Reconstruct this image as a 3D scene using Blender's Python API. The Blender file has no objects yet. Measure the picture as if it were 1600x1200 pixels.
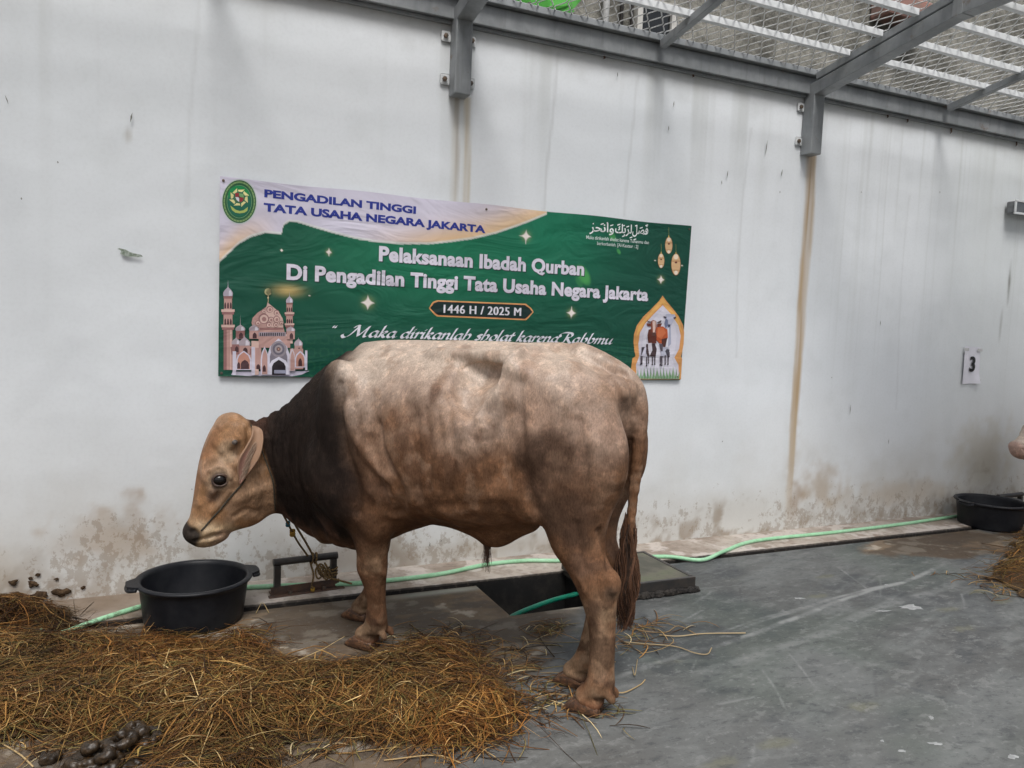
import bpy, bmesh, math, random
import numpy as np
from mathutils import Vector, Matrix

# ------------------------------------------------------------------ camera, sky, sun, exposure
SC = bpy.context.scene
COL = SC.collection
FPX = 1209.0                                   # focal length in pixels of a 1600 px wide frame
_ax = np.array([2663, 10, FPX]); _ax /= np.linalg.norm(_ax)
_dn = np.array([-607, 15400, FPX]); _dn /= np.linalg.norm(_dn)
_dn = _dn - _ax * (_dn @ _ax); _dn /= np.linalg.norm(_dn)
_ay = np.cross(-_dn, _ax)
RM = np.array([_ax, _ay, -_dn])                # world = RM @ (right, down, forward)
EYE = np.array([0.0, -4.348, 1.48])

cam_data = bpy.data.cameras.new('camera')
cam_data.sensor_width = 36.0
cam_data.lens = 36.0 * FPX / 1600.0
cam_data.clip_start = 0.05
cam_data.clip_end = 300.0
cam = bpy.data.objects.new('camera', cam_data)
COL.objects.link(cam)
m3 = np.stack([RM[:, 0], -RM[:, 1], -RM[:, 2]], axis=1)
mw = Matrix.Identity(4)
for i in range(3):
    for j in range(3):
        mw[i][j] = m3[i, j]
    mw[i][3] = EYE[i]
cam.matrix_world = mw
SC.camera = cam

SUN_EL, SUN_AZ = math.radians(59), math.radians(198)   # azimuth: compass-like, 180 = from behind the camera
world = bpy.data.worlds.new('World')
SC.world = world
world.use_nodes = True
wn = world.node_tree.nodes; wl = world.node_tree.links
bg = wn['Background']
sky = wn.new('ShaderNodeTexSky')
sky.sky_type = 'NISHITA'
sky.sun_disc = False
sky.sun_elevation = SUN_EL
sky.sun_rotation = SUN_AZ
sky.air_density = 1.0
sky.dust_density = 5.0
sky.ozone_density = 1.0
hsv = wn.new('ShaderNodeHueSaturation')
hsv.inputs['Saturation'].default_value = 0.45          # overcast: the blue is veiled by cloud
wl.new(sky.outputs[0], hsv.inputs['Color'])
wl.new(hsv.outputs[0], bg.inputs['Color'])
bg.inputs['Strength'].default_value = 0.064

sun_data = bpy.data.lights.new('sun', 'SUN')
sun_data.energy = 1.5
sun_data.angle = math.radians(20)
sun_data.color = (1.0, 0.98, 0.955)
sun = bpy.data.objects.new('sun', sun_data)
COL.objects.link(sun)
sd = Vector((math.sin(SUN_AZ) * math.cos(SUN_EL), math.cos(SUN_AZ) * math.cos(SUN_EL), math.sin(SUN_EL)))
sun.rotation_euler = sd.to_track_quat('Z', 'Y').to_euler()
sun.location = sd * 12

SC.view_settings.view_transform = 'Standard'
SC.view_settings.look = 'None'
SC.view_settings.exposure = 1.0
SC.view_settings.gamma = 1.0
SC.view_settings.use_curve_mapping = False
SC.cycles.max_bounces = 4
SC.cycles.diffuse_bounces = 3
SC.cycles.glossy_bounces = 2
SC.cycles.transmission_bounces = 2
SC.cycles.use_denoising = True
SC.cycles.use_adaptive_sampling = True
SC.cycles.adaptive_threshold = 0.02

# ------------------------------------------------------------------ helpers
def ray(px, py): return RM @ np.array([px - 800.0, py - 600.0, FPX])
def at_wall(px, py, y=0.0):
    d = ray(px, py); return EYE + d * ((y - EYE[1]) / d[1])
def at_floor(px, py, z=0.0):
    d = ray(px, py); return EYE + d * ((z - EYE[2]) / d[2])

rng = np.random.default_rng(7)
random.seed(7)

def tag(o, label=None, cat=None, group=None, kind=None):
    if label: o['label'] = label
    if cat: o['category'] = cat
    if group: o['group'] = group
    if kind: o['kind'] = kind
    return o
def empty(name, loc=(0, 0, 0)):
    o = bpy.data.objects.new(name, None); o.empty_display_size = 0.1
    o.location = loc; COL.objects.link(o); return o
def mesh_obj(name, verts, faces, material=None, parent=None, smooth=False):
    me = bpy.data.meshes.new(name)
    if isinstance(verts, np.ndarray) and isinstance(faces, np.ndarray):
        n, k = faces.shape
        me.vertices.add(len(verts)); me.vertices.foreach_set('co', verts.astype(np.float32).ravel())
        me.loops.add(n * k); me.loops.foreach_set('vertex_index', faces.astype(np.int32).ravel())
        me.polygons.add(n)
        me.polygons.foreach_set('loop_start', np.arange(0, n * k, k, dtype=np.int32))
        me.polygons.foreach_set('loop_total', np.full(n, k, dtype=np.int32))
        me.update(calc_edges=True); me.validate()
    else:
        me.from_pydata([tuple(v) for v in verts], [], [tuple(f) for f in faces]); me.update()
    if smooth:
        me.polygons.foreach_set('use_smooth', np.ones(len(me.polygons), dtype=bool))
    if material: me.materials.append(material)
    o = bpy.data.objects.new(name, me); COL.objects.link(o)
    if parent is not None:
        o.parent = parent
        o.matrix_parent_inverse = Matrix.Translation(parent.location).inverted() if parent.rotation_euler.z == 0 else parent.matrix_basis.inverted()
    return o
def bm_obj(name, bm, material=None, parent=None, smooth=False):
    me = bpy.data.meshes.new(name); bm.to_mesh(me); bm.free()
    if smooth: me.polygons.foreach_set('use_smooth', np.ones(len(me.polygons), dtype=bool))
    if material: me.materials.append(material)
    o = bpy.data.objects.new(name, me); COL.objects.link(o)
    if parent is not None:
        o.parent = parent
        o.matrix_parent_inverse = parent.matrix_basis.inverted()
    return o
def set_col(o, cols, name='Col'):
    a = o.data.color_attributes.new(name, 'FLOAT_COLOR', 'POINT')
    c = np.ones((len(o.data.vertices), 4), np.float32); c[:, :3] = cols
    a.data.foreach_set('color', c.ravel())
def box(bm, lo, hi, bevel=0.0, rot=None, pivot=None):
    """axis aligned box from lo to hi, optionally bevelled and rotated about a pivot"""
    c = (Vector(lo) + Vector(hi)) / 2; s = Vector(hi) - Vector(lo)
    g = bmesh.ops.create_cube(bm, size=1.0)
    vs = g['verts']
    for v in vs: v.co = Vector((v.co.x * s.x, v.co.y * s.y, v.co.z * s.z)) + c
    if bevel > 0:
        es = list({e for v in vs for e in v.link_edges})
        r = bmesh.ops.bevel(bm, geom=es, offset=bevel, segments=2, affect='EDGES', profile=0.5)
        vs = list({v for f in r['faces'] for v in f.verts} | {v for v in vs if v.is_valid})
    if rot is not None:
        bmesh.ops.rotate(bm, verts=vs, cent=Vector(pivot), matrix=rot)
    return vs
def box_obj(name, lo, hi, material, parent=None, bevel=0.0, rot=None, pivot=None):
    bm = bmesh.new(); box(bm, lo, hi, bevel, rot, pivot)
    return bm_obj(name, bm, material, parent)
def bar(bm, p, q, w, h, up=(0, 0, 1), bevel=0.0):
    """rectangular bar from p to q, w across, h along up"""
    p = Vector(p); q = Vector(q); d = (q - p).normalized(); up = Vector(up)
    s = d.cross(up).normalized(); u = s.cross(d).normalized()
    vs = [bm.verts.new(c + s * (w / 2 * a) + u * (h / 2 * b)) for c in (p, q) for a, b in ((-1, -1), (1, -1), (1, 1), (-1, 1))]
    fs = [(0, 3, 2, 1), (4, 5, 6, 7), (0, 1, 5, 4), (1, 2, 6, 5), (2, 3, 7, 6), (3, 0, 4, 7)]
    for f in fs: bm.faces.new([vs[i] for i in f])
    if bevel > 0:
        es = list({e for v in vs for e in v.link_edges})
        bmesh.ops.bevel(bm, geom=es, offset=bevel, segments=2, affect='EDGES', profile=0.5)
def spline(pts, n=8):
    """Catmull-Rom through pts"""
    P = np.asarray(pts, float); P = np.vstack([2 * P[0] - P[1], P, 2 * P[-1] - P[-2]])
    out = []
    t = np.linspace(0, 1, n, endpoint=False)[:, None]
    for i in range(1, len(P) - 2):
        a, b, c, d = P[i - 1], P[i], P[i + 1], P[i + 2]
        out.append(0.5 * (2 * b + (c - a) * t + (2 * a - 5 * b + 4 * c - d) * t ** 2 + (3 * b - a - 3 * c + d) * t ** 3))
    out.append(P[-2][None]); return np.vstack(out)
def tube(path, r, k=8, cap=True):
    """verts, quads of a tube along a path with radius r (number or one per point)"""
    P = np.asarray(path, float); n = len(P); r = np.broadcast_to(np.asarray(r, float), (n,))
    T = np.gradient(P, axis=0); T /= np.linalg.norm(T, axis=1)[:, None] + 1e-12
    ref = np.array([0, 0, 1.0]) if abs(T[0, 2]) < 0.9 else np.array([1.0, 0, 0])
    S = np.zeros_like(P); U = np.zeros_like(P)
    s = np.cross(T[0], ref); s /= np.linalg.norm(s)
    for i in range(n):
        s = s - T[i] * (s @ T[i]); s /= np.linalg.norm(s) + 1e-12
        S[i] = s; U[i] = np.cross(T[i], s)
    a = np.arange(k) * 2 * math.pi / k
    V = (P[:, None, :] + r[:, None, None] * (np.cos(a)[None, :, None] * S[:, None, :] + np.sin(a)[None, :, None] * U[:, None, :])).reshape(-1, 3)
    F = []
    for i in range(n - 1):
        for j in range(k):
            F.append((i * k + j, i * k + (j + 1) % k, (i + 1) * k + (j + 1) % k, (i + 1) * k + j))
    F = [tuple(f) for f in F]
    if cap: F += [tuple(range(k))[::-1], tuple(range((n - 1) * k, n * k))]
    return V, F
def tube_obj(name, path, r, material, parent=None, k=8):
    V, F = tube(path, r, k)
    return mesh_obj(name, list(V), F, material, parent, smooth=True)
def join_geo(parts):
    V, F, o = [], [], 0
    for v, f in parts:
        V += list(v); F += [tuple(i + o for i in t) for t in f]; o += len(v)
    return V, F
def lathe(prof, k=48, center=(0, 0, 0)):
    V, F = [], []
    for (r, z) in prof:
        for j in range(k):
            a = 2 * math.pi * j / k
            V.append((center[0] + r * math.cos(a), center[1] + r * math.sin(a), center[2] + z))
    for i in range(len(prof) - 1):
        for j in range(k):
            F.append((i * k + j, i * k + (j + 1) % k, (i + 1) * k + (j + 1) % k, (i + 1) * k + j))
    return V, F

# ---- smooth value noise in numpy for modelling
def vnoise(p, seed=0):
    p = np.asarray(p, float); i = np.floor(p).astype(np.int64); f = p - i; f = f * f * (3 - 2 * f)
    def h(a):
        n = a[..., 0] * 374761393 + a[..., 1] * 668265263 + a[..., 2] * 2147483647 + seed * 1274126177
        n = (n ^ (n >> 13)) * 1274126177; n = n ^ (n >> 16); return (n & 0xffff) / 65535.0
    r = 0
    for dx in (0, 1):
        for dy in (0, 1):
            for dz in (0, 1):
                w = (f[..., 0] if dx else 1 - f[..., 0]) * (f[..., 1] if dy else 1 - f[..., 1]) * (f[..., 2] if dz else 1 - f[..., 2])
                r = r + w * h(i + np.array([dx, dy, dz]))
    return r
def fbm(p, seed=0, o=3):
    r, a, t = 0, 1.0, 0
    p = np.asarray(p, float)
    for k in range(o): r = r + a * vnoise(p * 2 ** k, seed + k); t += a; a *= 0.5
    return r / t
def sst(a, b, x):
    t = np.clip((x - a) / (b - a), 0, 1); return t * t * (3 - 2 * t)

# ---- material helper
class NT:
    def __init__(s, name, rough=0.6, spec=0.5, color=(0.5, 0.5, 0.5), metal=0.0):
        s.m = bpy.data.materials.new(name); s.m.use_nodes = True
        s.t = s.m.node_tree; s.n = s.t.nodes; s.l = s.t.links
        s.b = s.n['Principled BSDF']
        s.b.inputs['Roughness'].default_value = rough
        s.b.inputs['Specular IOR Level'].default_value = spec
        s.b.inputs['Metallic'].default_value = metal
        s.b.inputs['Base Color'].default_value = (*color, 1)
        s._pos = None
    def put(s, v, sock):
        if hasattr(v, 'is_output') or isinstance(v, bpy.types.NodeSocket): s.l.new(v, sock)
        elif isinstance(v, (tuple, list)) and sock.type == 'RGBA': sock.default_value = (*v[:3], 1)
        else: sock.default_value = v
    @property
    def pos(s):
        if s._pos is None: s._pos = s.n.new('ShaderNodeNewGeometry').outputs['Position']
        return s._pos
    def obj(s): return s.n.new('ShaderNodeTexCoord').outputs['Object']
    def scale(s, vec, sc, off=(0, 0, 0), rot=(0, 0, 0)):
        n = s.n.new('ShaderNodeMapping'); n.inputs['Scale'].default_value = sc; n.inputs['Location'].default_value = off
        n.inputs['Rotation'].default_value = rot
        s.l.new(vec, n.inputs['Vector']); return n.outputs[0]
    def noise(s, vec=None, scale=5, detail=4, rough=0.55, dist=0.0):
        n = s.n.new('ShaderNodeTexNoise'); s.l.new(vec if vec is not None else s.pos, n.inputs['Vector'])
        n.inputs['Scale'].default_value = scale; n.inputs['Detail'].default_value = detail
        n.inputs['Roughness'].default_value = rough; n.inputs['Distortion'].default_value = dist
        return n.outputs['Fac']
    def vor(s, vec=None, scale=5, feature='F1', out='Distance'):
        n = s.n.new('ShaderNodeTexVoronoi'); n.feature = feature; s.l.new(vec if vec is not None else s.pos, n.inputs['Vector'])
        n.inputs['Scale'].default_value = scale; return n.outputs[out]
    def math(s, op, a, b=0.0, c=0.0, clamp=False):
        n = s.n.new('ShaderNodeMath'); n.operation = op; n.use_clamp = clamp
        for i, v in enumerate((a, b, c)):
            if i < len(n.inputs): s.put(v, n.inputs[i])
        return n.outputs[0]
    def step(s, x, a, b):
        n = s.n.new('ShaderNodeMapRange'); n.interpolation_type = 'SMOOTHSTEP'; n.clamp = True
        s.put(x, n.inputs['Value'])
        lo, hi, f0, f1 = (a, b, 0.0, 1.0) if a <= b else (b, a, 1.0, 0.0)
        n.inputs['From Min'].default_value = lo; n.inputs['From Max'].default_value = hi
        n.inputs['To Min'].default_value = f0; n.inputs['To Max'].default_value = f1
        return n.outputs[0]
    def band(s, x, c, w, soft):
        """1 inside |x-c|<w, falling to 0 over soft"""
        d = s.math('ABSOLUTE', s.math('SUBTRACT', x, c)); return s.step(d, w + soft, w)
    def sep(s, vec=None):
        n = s.n.new('ShaderNodeSeparateXYZ'); s.l.new(vec if vec is not None else s.pos, n.inputs[0]); return n.outputs
    def mix(s, fac, a, b, blend='MIX'):
        n = s.n.new('ShaderNodeMix'); n.data_type = 'RGBA'; n.blend_type = blend
        s.put(fac, n.inputs[0]); s.put(a, n.inputs[6]); s.put(b, n.inputs[7]); return n.outputs[2]
    def mul(s, *a):
        r = a[0]
        for b in a[1:]: r = s.math('MULTIPLY', r, b)
        return r
    def attr(s, name='Col', out='Color'):
        n = s.n.new('ShaderNodeAttribute'); n.attribute_name = name; return n.outputs[out]
    def bump(s, h, strength=0.3, dist=0.01):
        n = s.n.new('ShaderNodeBump'); n.inputs['Strength'].default_value = strength; n.inputs['Distance'].default_value = dist
        s.l.new(h, n.inputs['Height']); s.l.new(n.outputs[0], s.b.inputs['Normal'])
    def out(s, color=None, rough=None):
        if color is not None: s.put(color, s.b.inputs['Base Color'])
        if rough is not None: s.put(rough, s.b.inputs['Roughness'])
        return s.m
# ------------------------------------------------------------------ materials of the setting
def m_wall():
    k = NT('wall_paint', 0.78, 0.22)
    fine = k.noise(scale=55, detail=2)
    col = k.mix(k.mul(k.step(fine, 0.4, 0.75), 0.05), k.attr('Col'), (0.3, 0.3, 0.3))
    spl = k.noise(k.scale(k.pos, (1, 1, .8)), 15, 7, 0.78); dd = k.attr('Dirt', 'Fac'); th = k.math('SUBTRACT', spl, k.math('SUBTRACT', .68, k.mul(dd, .20)))
    col = k.mix(k.mul(k.step(th, 0.0, 0.035), k.step(dd, .02, .35), 0.45), col, (0.25, 0.185, 0.125))
    k.bump(fine, 0.05, 0.004)
    return k.out(col)
def wall_colors(x, z):
    P = np.stack([x, np.zeros_like(x), z], -1)
    def mixc(c, m, col): return c * (1 - m[:, None]) + np.array(col) * m[:, None]
    def nz(sx, sz, seed, o=4): return fbm(np.stack([x * sx, np.full_like(x, .37), z * sz], -1), seed, o)
    big = nz(.8, .8, 1); mid = nz(4, 4, 2, 5); d2 = nz(11, 11, 3, 4); d1 = nz(2.6, 2.6, 4, 5)
    c = np.tile(np.array([.755, .79, .825]), (len(x), 1))
    c = mixc(c, sst(.35, .65, big) * .8, (.81, .84, .872))
    c = mixc(c, .22 * sst(.5, .75, mid), (.62, .65, .665))
    c = mixc(c, .22 * sst(2.0, -.9, x), (.62, .66, .66))                       # wall shading painted in: greyer towards the left
    st = nz(8, .25, 5, 5); st2 = nz(36, .35, 6, 3); top = sst(2.1, 3.25, z)
    c = mixc(c, sst(.52, .75, st) * (.45 * top + .07), (.50, .52, .51))
    c = mixc(c, sst(.55, .8, st2) * sst(3.2, 5.6, x) * .30 * sst(.5, 2.4, z), (.47, .49, .47))
    c = mixc(c, .30 * sst(5.3, 6.4, x), (.60, .63, .60))
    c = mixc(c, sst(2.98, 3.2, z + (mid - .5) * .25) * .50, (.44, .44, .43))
    # rust runs under the posts
    wob = (nz(0.01, 1.3, 7, 2) - .5) * .035; ru = nz(50, .9, 8, 3)
    def run(xc, w, z0, z1, f, col):
        nonlocal c
        m = sst(w * 1.9, w * .7, np.abs(x + wob - xc)) * sst(z1, z1 + .5, z) * (z < z0) * (.5 + .5 * sst(.3, .65, ru)) * f
        c = mixc(c, m, col)
    ragged = .5 + .5 * sst(.30, .62, nz(22, 1.1, 16, 4)); wz_ = .026 + .018 * sst(.3, 2.8, z) + .012 * (nz(.01, 2.6, 17, 3) - .5)
    dr_ = x + wob * 1.1 + (nz(.01, 9, 19, 3) - .5) * .012 - 4.305; m_ = sst(wz_ * 1.7, wz_ * .8, np.where(dr_ > 0, dr_ * 1.25, -dr_)) * (z < 2.80) * sst(-.2, .6, z) * ragged; c = mixc(c, .95 * m_, (.47, .33, .18))
    m_ = sst(wz_ * .75, .0, np.abs(dr_ + .012)) * (z < 2.80) * sst(.3, 1.5, z) * sst(.4, .65, nz(70, .7, 18, 3)); c = mixc(c, .55 * m_, (.33, .20, .095))
    m_ = sst(.12, .0, np.abs(dr_)) * sst(.0, .5, z) * sst(1.3, .5, z) * sst(.45, .65, d2); c = mixc(c, .35 * m_, (.42, .32, .22))
    run(1.545, .013, 2.79, 1.6, .55, (.50, .45, .36)); run(1.628, .013, 2.79, 1.5, .65, (.53, .42, .25)); run(1.585, .045, 2.79, 1.7, .3, (.60, .57, .49)); run(1.565, .008, 2.79, 2.0, .6, (.36, .31, .25))
    # dirt from the floor
    zz = z + (d1 - .5) * .8
    c = mixc(c, .60 * sst(.66, .05, zz), (.45, .41, .35))
    c = mixc(c, .35 * sst(1.2, .2, zz), (.60, .60, .575))
    c = mixc(c, .65 * sst(.34, .02, zz) * sst(.45, .65, d2), (.24, .17, .105))
    def smear(cx, cz, sx, sz, f, col, nzs=1.4):
        nonlocal c
        d = np.sqrt(((x - cx) / sx) ** 2 + ((z - cz) / sz) ** 2) + (d2 - .5) * nzs; c = mixc(c, sst(1.1, .1, d) * f, col)
    smear(-.22, .32, .30, .17, .55, (.38, .28, .19), 2.2); smear(-.12, .42, .09, .13, .5, (.32, .22, .14), 2.0); smear(-.8, .15, .35, .2, .5, (.42, .36, .28))
    smear(4.60, .32, .30, .22, .6, (.38, .28, .18)); smear(4.36, .22, .10, .16, .6, (.30, .20, .12)); smear(5.5, .22, .9, .14, .5, (.45, .36, .26)); smear(-.15, 2.33, .022, .05, .55, (.42, .40, .36), .6)
    smear(6.63, 2.0, .028, .22, .85, (.20, .20, .18), .6); smear(6.57, 1.62, .025, .2, .5, (.30, .30, .28), .6); smear(6.5, .5, .5, .4, .45, (.52, .48, .38))
    smear(.95, .10, .25, .10, .5, (.40, .33, .27)); smear(1.9, .08, .8, .07, .4, (.42, .36, .30))
    # nicks, hairlines, droppings of plaster
    r2 = np.random.default_rng(5)
    for x0, z0, z1, f in ((2.18, 1.6, 3.15, .30), (2.76, 2.2, 3.1, .22), (3.72, 1.3, 2.9, .20), (5.35, .9, 2.6, .15), (.15, 2.0, 3.2, .14)):
        xx = x0 + .03 * np.sin(z * 2.3) + .02 * (nz(.01, 3, 15, 2) - .5)
        c = mixc(c, f * sst(.014, .004, np.abs(x - xx)) * (z > z0) * (z < z1), (.42, .43, .43))
    dirt = np.clip(.55 * sst(1.3, .3, np.hypot((x + .2) / .34, (z - .32) / .22)) + sst(.62, .05, zz) * (.35 + .65 * sst(.35, .6, d1)) + .25 * sst(1.3, .3, zz) * sst(.5, .7, d1), 0, 1)
    return c, dirt
def m_floor():
    k = NT('floor_paint', 0.5, 0.22)
    fine = k.noise(scale=30, detail=4, rough=0.75)
    sm = k.noise(k.scale(k.pos, (3.2, 7.5, 1), (0, 0, 0), (0, 0, 0.33)), 2.2, 8, 0.76, 0.3); fl = k.noise(k.scale(k.pos, (1, 1.8, 1), (3, 0, 0), (0, 0, -.4)), 7.5, 7, 0.72)
    att = k.n.new('ShaderNodeAttribute'); att.attribute_name = 'Col'
    pn = k.math('SUBTRACT', 1.0, k.mul(k.attr('Bare', 'Fac'), 0.8))
    col = k.mix(k.mul(k.step(sm, 0.47, 0.35), 0.48, pn), att.outputs['Color'], (0.042, 0.047, 0.051))
    col = k.mix(k.mul(k.step(sm, 0.52, 0.64), 0.38, pn), col, (0.175, 0.18, 0.176))
    col = k.mix(k.mul(k.step(fl, 0.55, 0.62), 0.34, pn), col, (0.22, 0.225, 0.22))
    col = k.mix(k.mul(k.step(fl, 0.43, 0.36), 0.45, pn), col, (0.045, 0.05, 0.055))
    col = k.mix(k.mul(k.step(fine, 0.56, 0.70), 0.30), col, (0.27, 0.275, 0.27))
    col = k.mix(k.mul(k.step(fine, 0.45, 0.30), 0.42), col, (0.035, 0.036, 0.037))
    k.bump(fine, 0.22, 0.004)
    rough = k.math('SUBTRACT', k.math('ADD', 0.66, k.mul(fine, 0.2)), k.mul(k.attr('Wet', 'Fac'), 0.14))
    return k.out(col, rough)
def floor_colors(x, y):
    def nz(sx, sy, seed, o=4, rot=0.0):
        c_, s_ = math.cos(rot), math.sin(rot); u, v = x * c_ + y * s_, -x * s_ + y * c_
        return fbm(np.stack([u * sx, v * sy, np.full_like(x, .3)], -1), seed, o)
    def mixc(c, m, col): return c * (1 - m[:, None]) + np.array(col) * m[:, None]
    big = nz(.9, .9, 1); mid = nz(2.2, 4.2, 2, 5, .35); sc = nz(2.0, 16, 3, 4, .35); sc2 = nz(9, 3, 4, 4, -.5); sp = nz(26, 26, 5, 3); mid2 = nz(5, 9, 6, 5, .2)
    c = np.tile(np.array([.088, .091, .090]), (len(x), 1))
    c = mixc(c, sst(.35, .65, big) * .8, (.115, .119, .117))
    c = mixc(c, .6 * sst(.50, .68, mid), (.140, .148, .147)); c = mixc(c, .6 * sst(.47, .30, mid), (.052, .058, .064))
    c = mixc(c, .35 * sst(.52, .70, mid2), (.155, .162, .16))
    c = mixc(c, .30 * sst(.55, .70, sc), (.18, .19, .187))
    c = mixc(c, .30 * sst(.48, .66, nz(1.1, 1.3, 7, 3)), (.085, .112, .092))
    for i in range(16):                                                                          # dull yellow rubs
        r4 = np.random.default_rng(100 + i); cx, cy = r4.uniform(1.5, 5), r4.uniform(-2.6, -.9); d = np.hypot((x - cx) / .09, (y - cy) / .035) + (sp - .5) * 1.5; c = mixc(c, .3 * sst(1.2, .3, d), (.17, .165, .09))
    wob_ = (nz(1.6, 1.6, 12, 2) - .5) * .16; brk_ = .35 + .65 * sst(.38, .6, nz(11, 11, 13, 3))
    def line(a, b, w, f, col=(.27, .28, .275)):
        nonlocal c
        L = math.hypot(b[0] - a[0], b[1] - a[1]); tx, ty = (b[0] - a[0]) / L, (b[1] - a[1]) / L
        d = -(x - a[0]) * ty + (y - a[1]) * tx + wob_; t = ((x - a[0]) * tx + (y - a[1]) * ty) / L
        m = sst(w, w * .25, np.abs(d)) * sst(-.03, .06, t) * sst(1.03, .85, t) * brk_ * f; c = mixc(c, m, col)
    P = lambda px, py: at_floor(px, py)[:2]
    line(P(975, 1065), P(1480, 878), .022, .8); line(P(1010, 1020), P(1410, 905), .012, .5); line(P(1100, 1060), P(1500, 900), .05, .35); line(P(1150, 985), P(1420, 900), .014, .5); line(P(1230, 1020), P(1270, 1075), .008, .5); line(P(1185, 1045), P(1225, 1110), .008, .4); line(P(1380, 1060), P(1600, 1140), .02, .45, (.07, .078, .085)); line(P(1440, 1090), P(1500, 1110), .008, .7, (.05, .055, .06))
    r5 = np.random.default_rng(9)
    for _ in range(40):
        a = np.array([r5.uniform(1.6, 5.5), r5.uniform(-2.6, -.6)]); t = r5.normal(.35, .5); L = r5.uniform(.08, .5); line(a, a + L * np.array([math.cos(t), math.sin(t)]), r5.uniform(.006, .012), r5.uniform(.2, .6), (.25, .26, .255) if r5.random() < .7 else (.04, .044, .048))
    # bare, stained concrete between the drain, the tub and the pit
    n1 = nz(2.8, 2.8, 21, 5); n2 = nz(7, 9, 22, 5); n3 = nz(3.2, 6.0, 23, 4)
    e = x * .9 - y + (n1 - .5) * 1.0
    bare = np.maximum(sst(2.95, 2.6, e), sst(-4.55, -4.35, -x - 1.6 * y + n1 * .9) * 0)
    bare = np.maximum(bare, sst(.62, .5, np.hypot((x - 5.2) / 1.6, (y + .62) / .5) + (n1 - .5) * .9))
    bc = np.tile(np.array([.130, .092, .060]), (len(x), 1)); bc = mixc(bc, sst(.4, .65, n1), (.19, .145, .10)); bc = mixc(bc, .85 * sst(.57, .63, n2), (.38, .335, .27)); bc = mixc(bc, .5 * sst(.44, .3, n2), (.07, .058, .048))
    wet = sst(.47, .52, n3); bc = mixc(bc, .72 * wet, (.058, .044, .032))
    c = c * (1 - bare[:, None]) + bc * bare[:, None]
    pale = sst(.06, .0, np.abs(-y - .45 - .03 * (n1 - .5))) * sst(1.75, 1.5, x) * sst(1.0, 1.3, x); c = mixc(c, .8 * pale, (.26, .27, .235))
    Q = at_floor(1010, 1002); sp_ = ((x - Q[0]) / .40) ** 2 + ((y - Q[1]) / .55) ** 2 + (nz(3.5, 3.5, 31, 4) - .5) * 4.0
    spill = sst(.75, .62, sp_); c = mixc(c, .62 * spill, (.048, .053, .057))
    hayd = sst(.2, -.2, x - 1.4 + (y + 1.8) * .3) * sst(-.9, -1.2, y); c = mixc(c, .25 * hayd, (.085, .07, .055))
    return c, np.clip(np.maximum(wet * bare, spill), 0, 1), bare
def m_ledge():
    k = NT('ledge_concrete', 0.7, 0.3)
    n = k.noise(scale=3, detail=6, rough=0.65); f = k.noise(scale=30, detail=4)
    col = k.mix(k.step(n, 0.38, 0.62), (0.27, 0.22, 0.18), (0.45, 0.40, 0.35))
    col = k.mix(k.mul(k.step(k.noise(k.scale(k.pos, (1, 1, 1), (5, 2, 0)), 4.5, 5), 0.52, 0.58), 0.8), col, (0.55, 0.50, 0.46))
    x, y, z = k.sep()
    col = k.mix(k.mul(k.step(x, 0.6, -0.3), 0.75), col, (0.17, 0.125, 0.085)); col = k.mix(k.mul(k.step(k.math('ADD', y, k.mul(k.math('SUBTRACT', f, .5), .03)), -0.350, -0.368), 0.85), col, (0.035, 0.03, 0.026)); col = k.mix(k.step(z, 0.006, 0.0), col, (0.02, 0.018, 0.016))  # brown at the left; slit shade painted in with grime: black lip and front face
    col = k.mix(k.mul(k.step(f, 0.5, 0.72), 0.4), col, (0.14, 0.11, 0.09))
    k.bump(k.math('ADD', k.mul(f, 0.3), n), 0.35, 0.008)
    return k.out(col)
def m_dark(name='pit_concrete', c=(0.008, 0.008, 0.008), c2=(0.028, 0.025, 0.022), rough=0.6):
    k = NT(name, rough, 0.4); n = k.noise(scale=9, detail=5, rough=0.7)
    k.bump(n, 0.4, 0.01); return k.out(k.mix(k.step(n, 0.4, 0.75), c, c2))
def m_steel():
    k = NT('galvanised_steel', 0.48, 0.5, metal=0.25)
    n = k.noise(scale=4, detail=5, rough=0.65); f = k.noise(k.scale(k.pos, (30, 30, 3)), 1.0, 3)
    col = k.mix(k.step(n, 0.3, 0.7), (0.21, 0.225, 0.235), (0.31, 0.325, 0.335))
    col = k.mix(k.mul(k.step(f, 0.5, 0.75), 0.4), col, (0.16, 0.165, 0.165))
    r = k.noise(scale=7, detail=6, rough=0.7)
    col = k.mix(k.mul(k.step(r, 0.60, 0.74), 0.75), col, (0.16, 0.085, 0.04))
    k.bump(f, 0.1, 0.004)
    return k.out(col)
def m_plain(name, c, c2=None, rough=0.5, scale=12, spec=0.5, bump=0.1, metal=0.0):
    k = NT(name, rough, spec, metal=metal); n = k.noise(scale=scale, detail=5, rough=0.65)
    c2 = c2 or tuple(v * 0.7 for v in c)
    if bump: k.bump(n, bump, 0.005)
    return k.out(k.mix(k.step(n, 0.35, 0.7), c, c2))
M = {}
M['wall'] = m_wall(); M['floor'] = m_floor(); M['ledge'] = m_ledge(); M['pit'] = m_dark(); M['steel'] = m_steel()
M['wire'] = m_plain('galvanised_wire', (0.86, 0.87, 0.87), (0.70, 0.70, 0.69), 0.35, 20, metal=0.0, bump=0)
M['purlin'] = m_plain('bright_steel', (0.72, 0.74, 0.75), (0.60, 0.62, 0.63), 0.4, 8, metal=0.0)
M['bolt'] = m_plain('bolt_steel', (0.10, 0.09, 0.08), (0.18, 0.12, 0.08), 0.5, 60, metal=0.5)
M['rust'] = m_plain('rusty_steel', (0.10, 0.055, 0.035), (0.05, 0.035, 0.03), 0.75, 25, bump=0.4)
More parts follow.
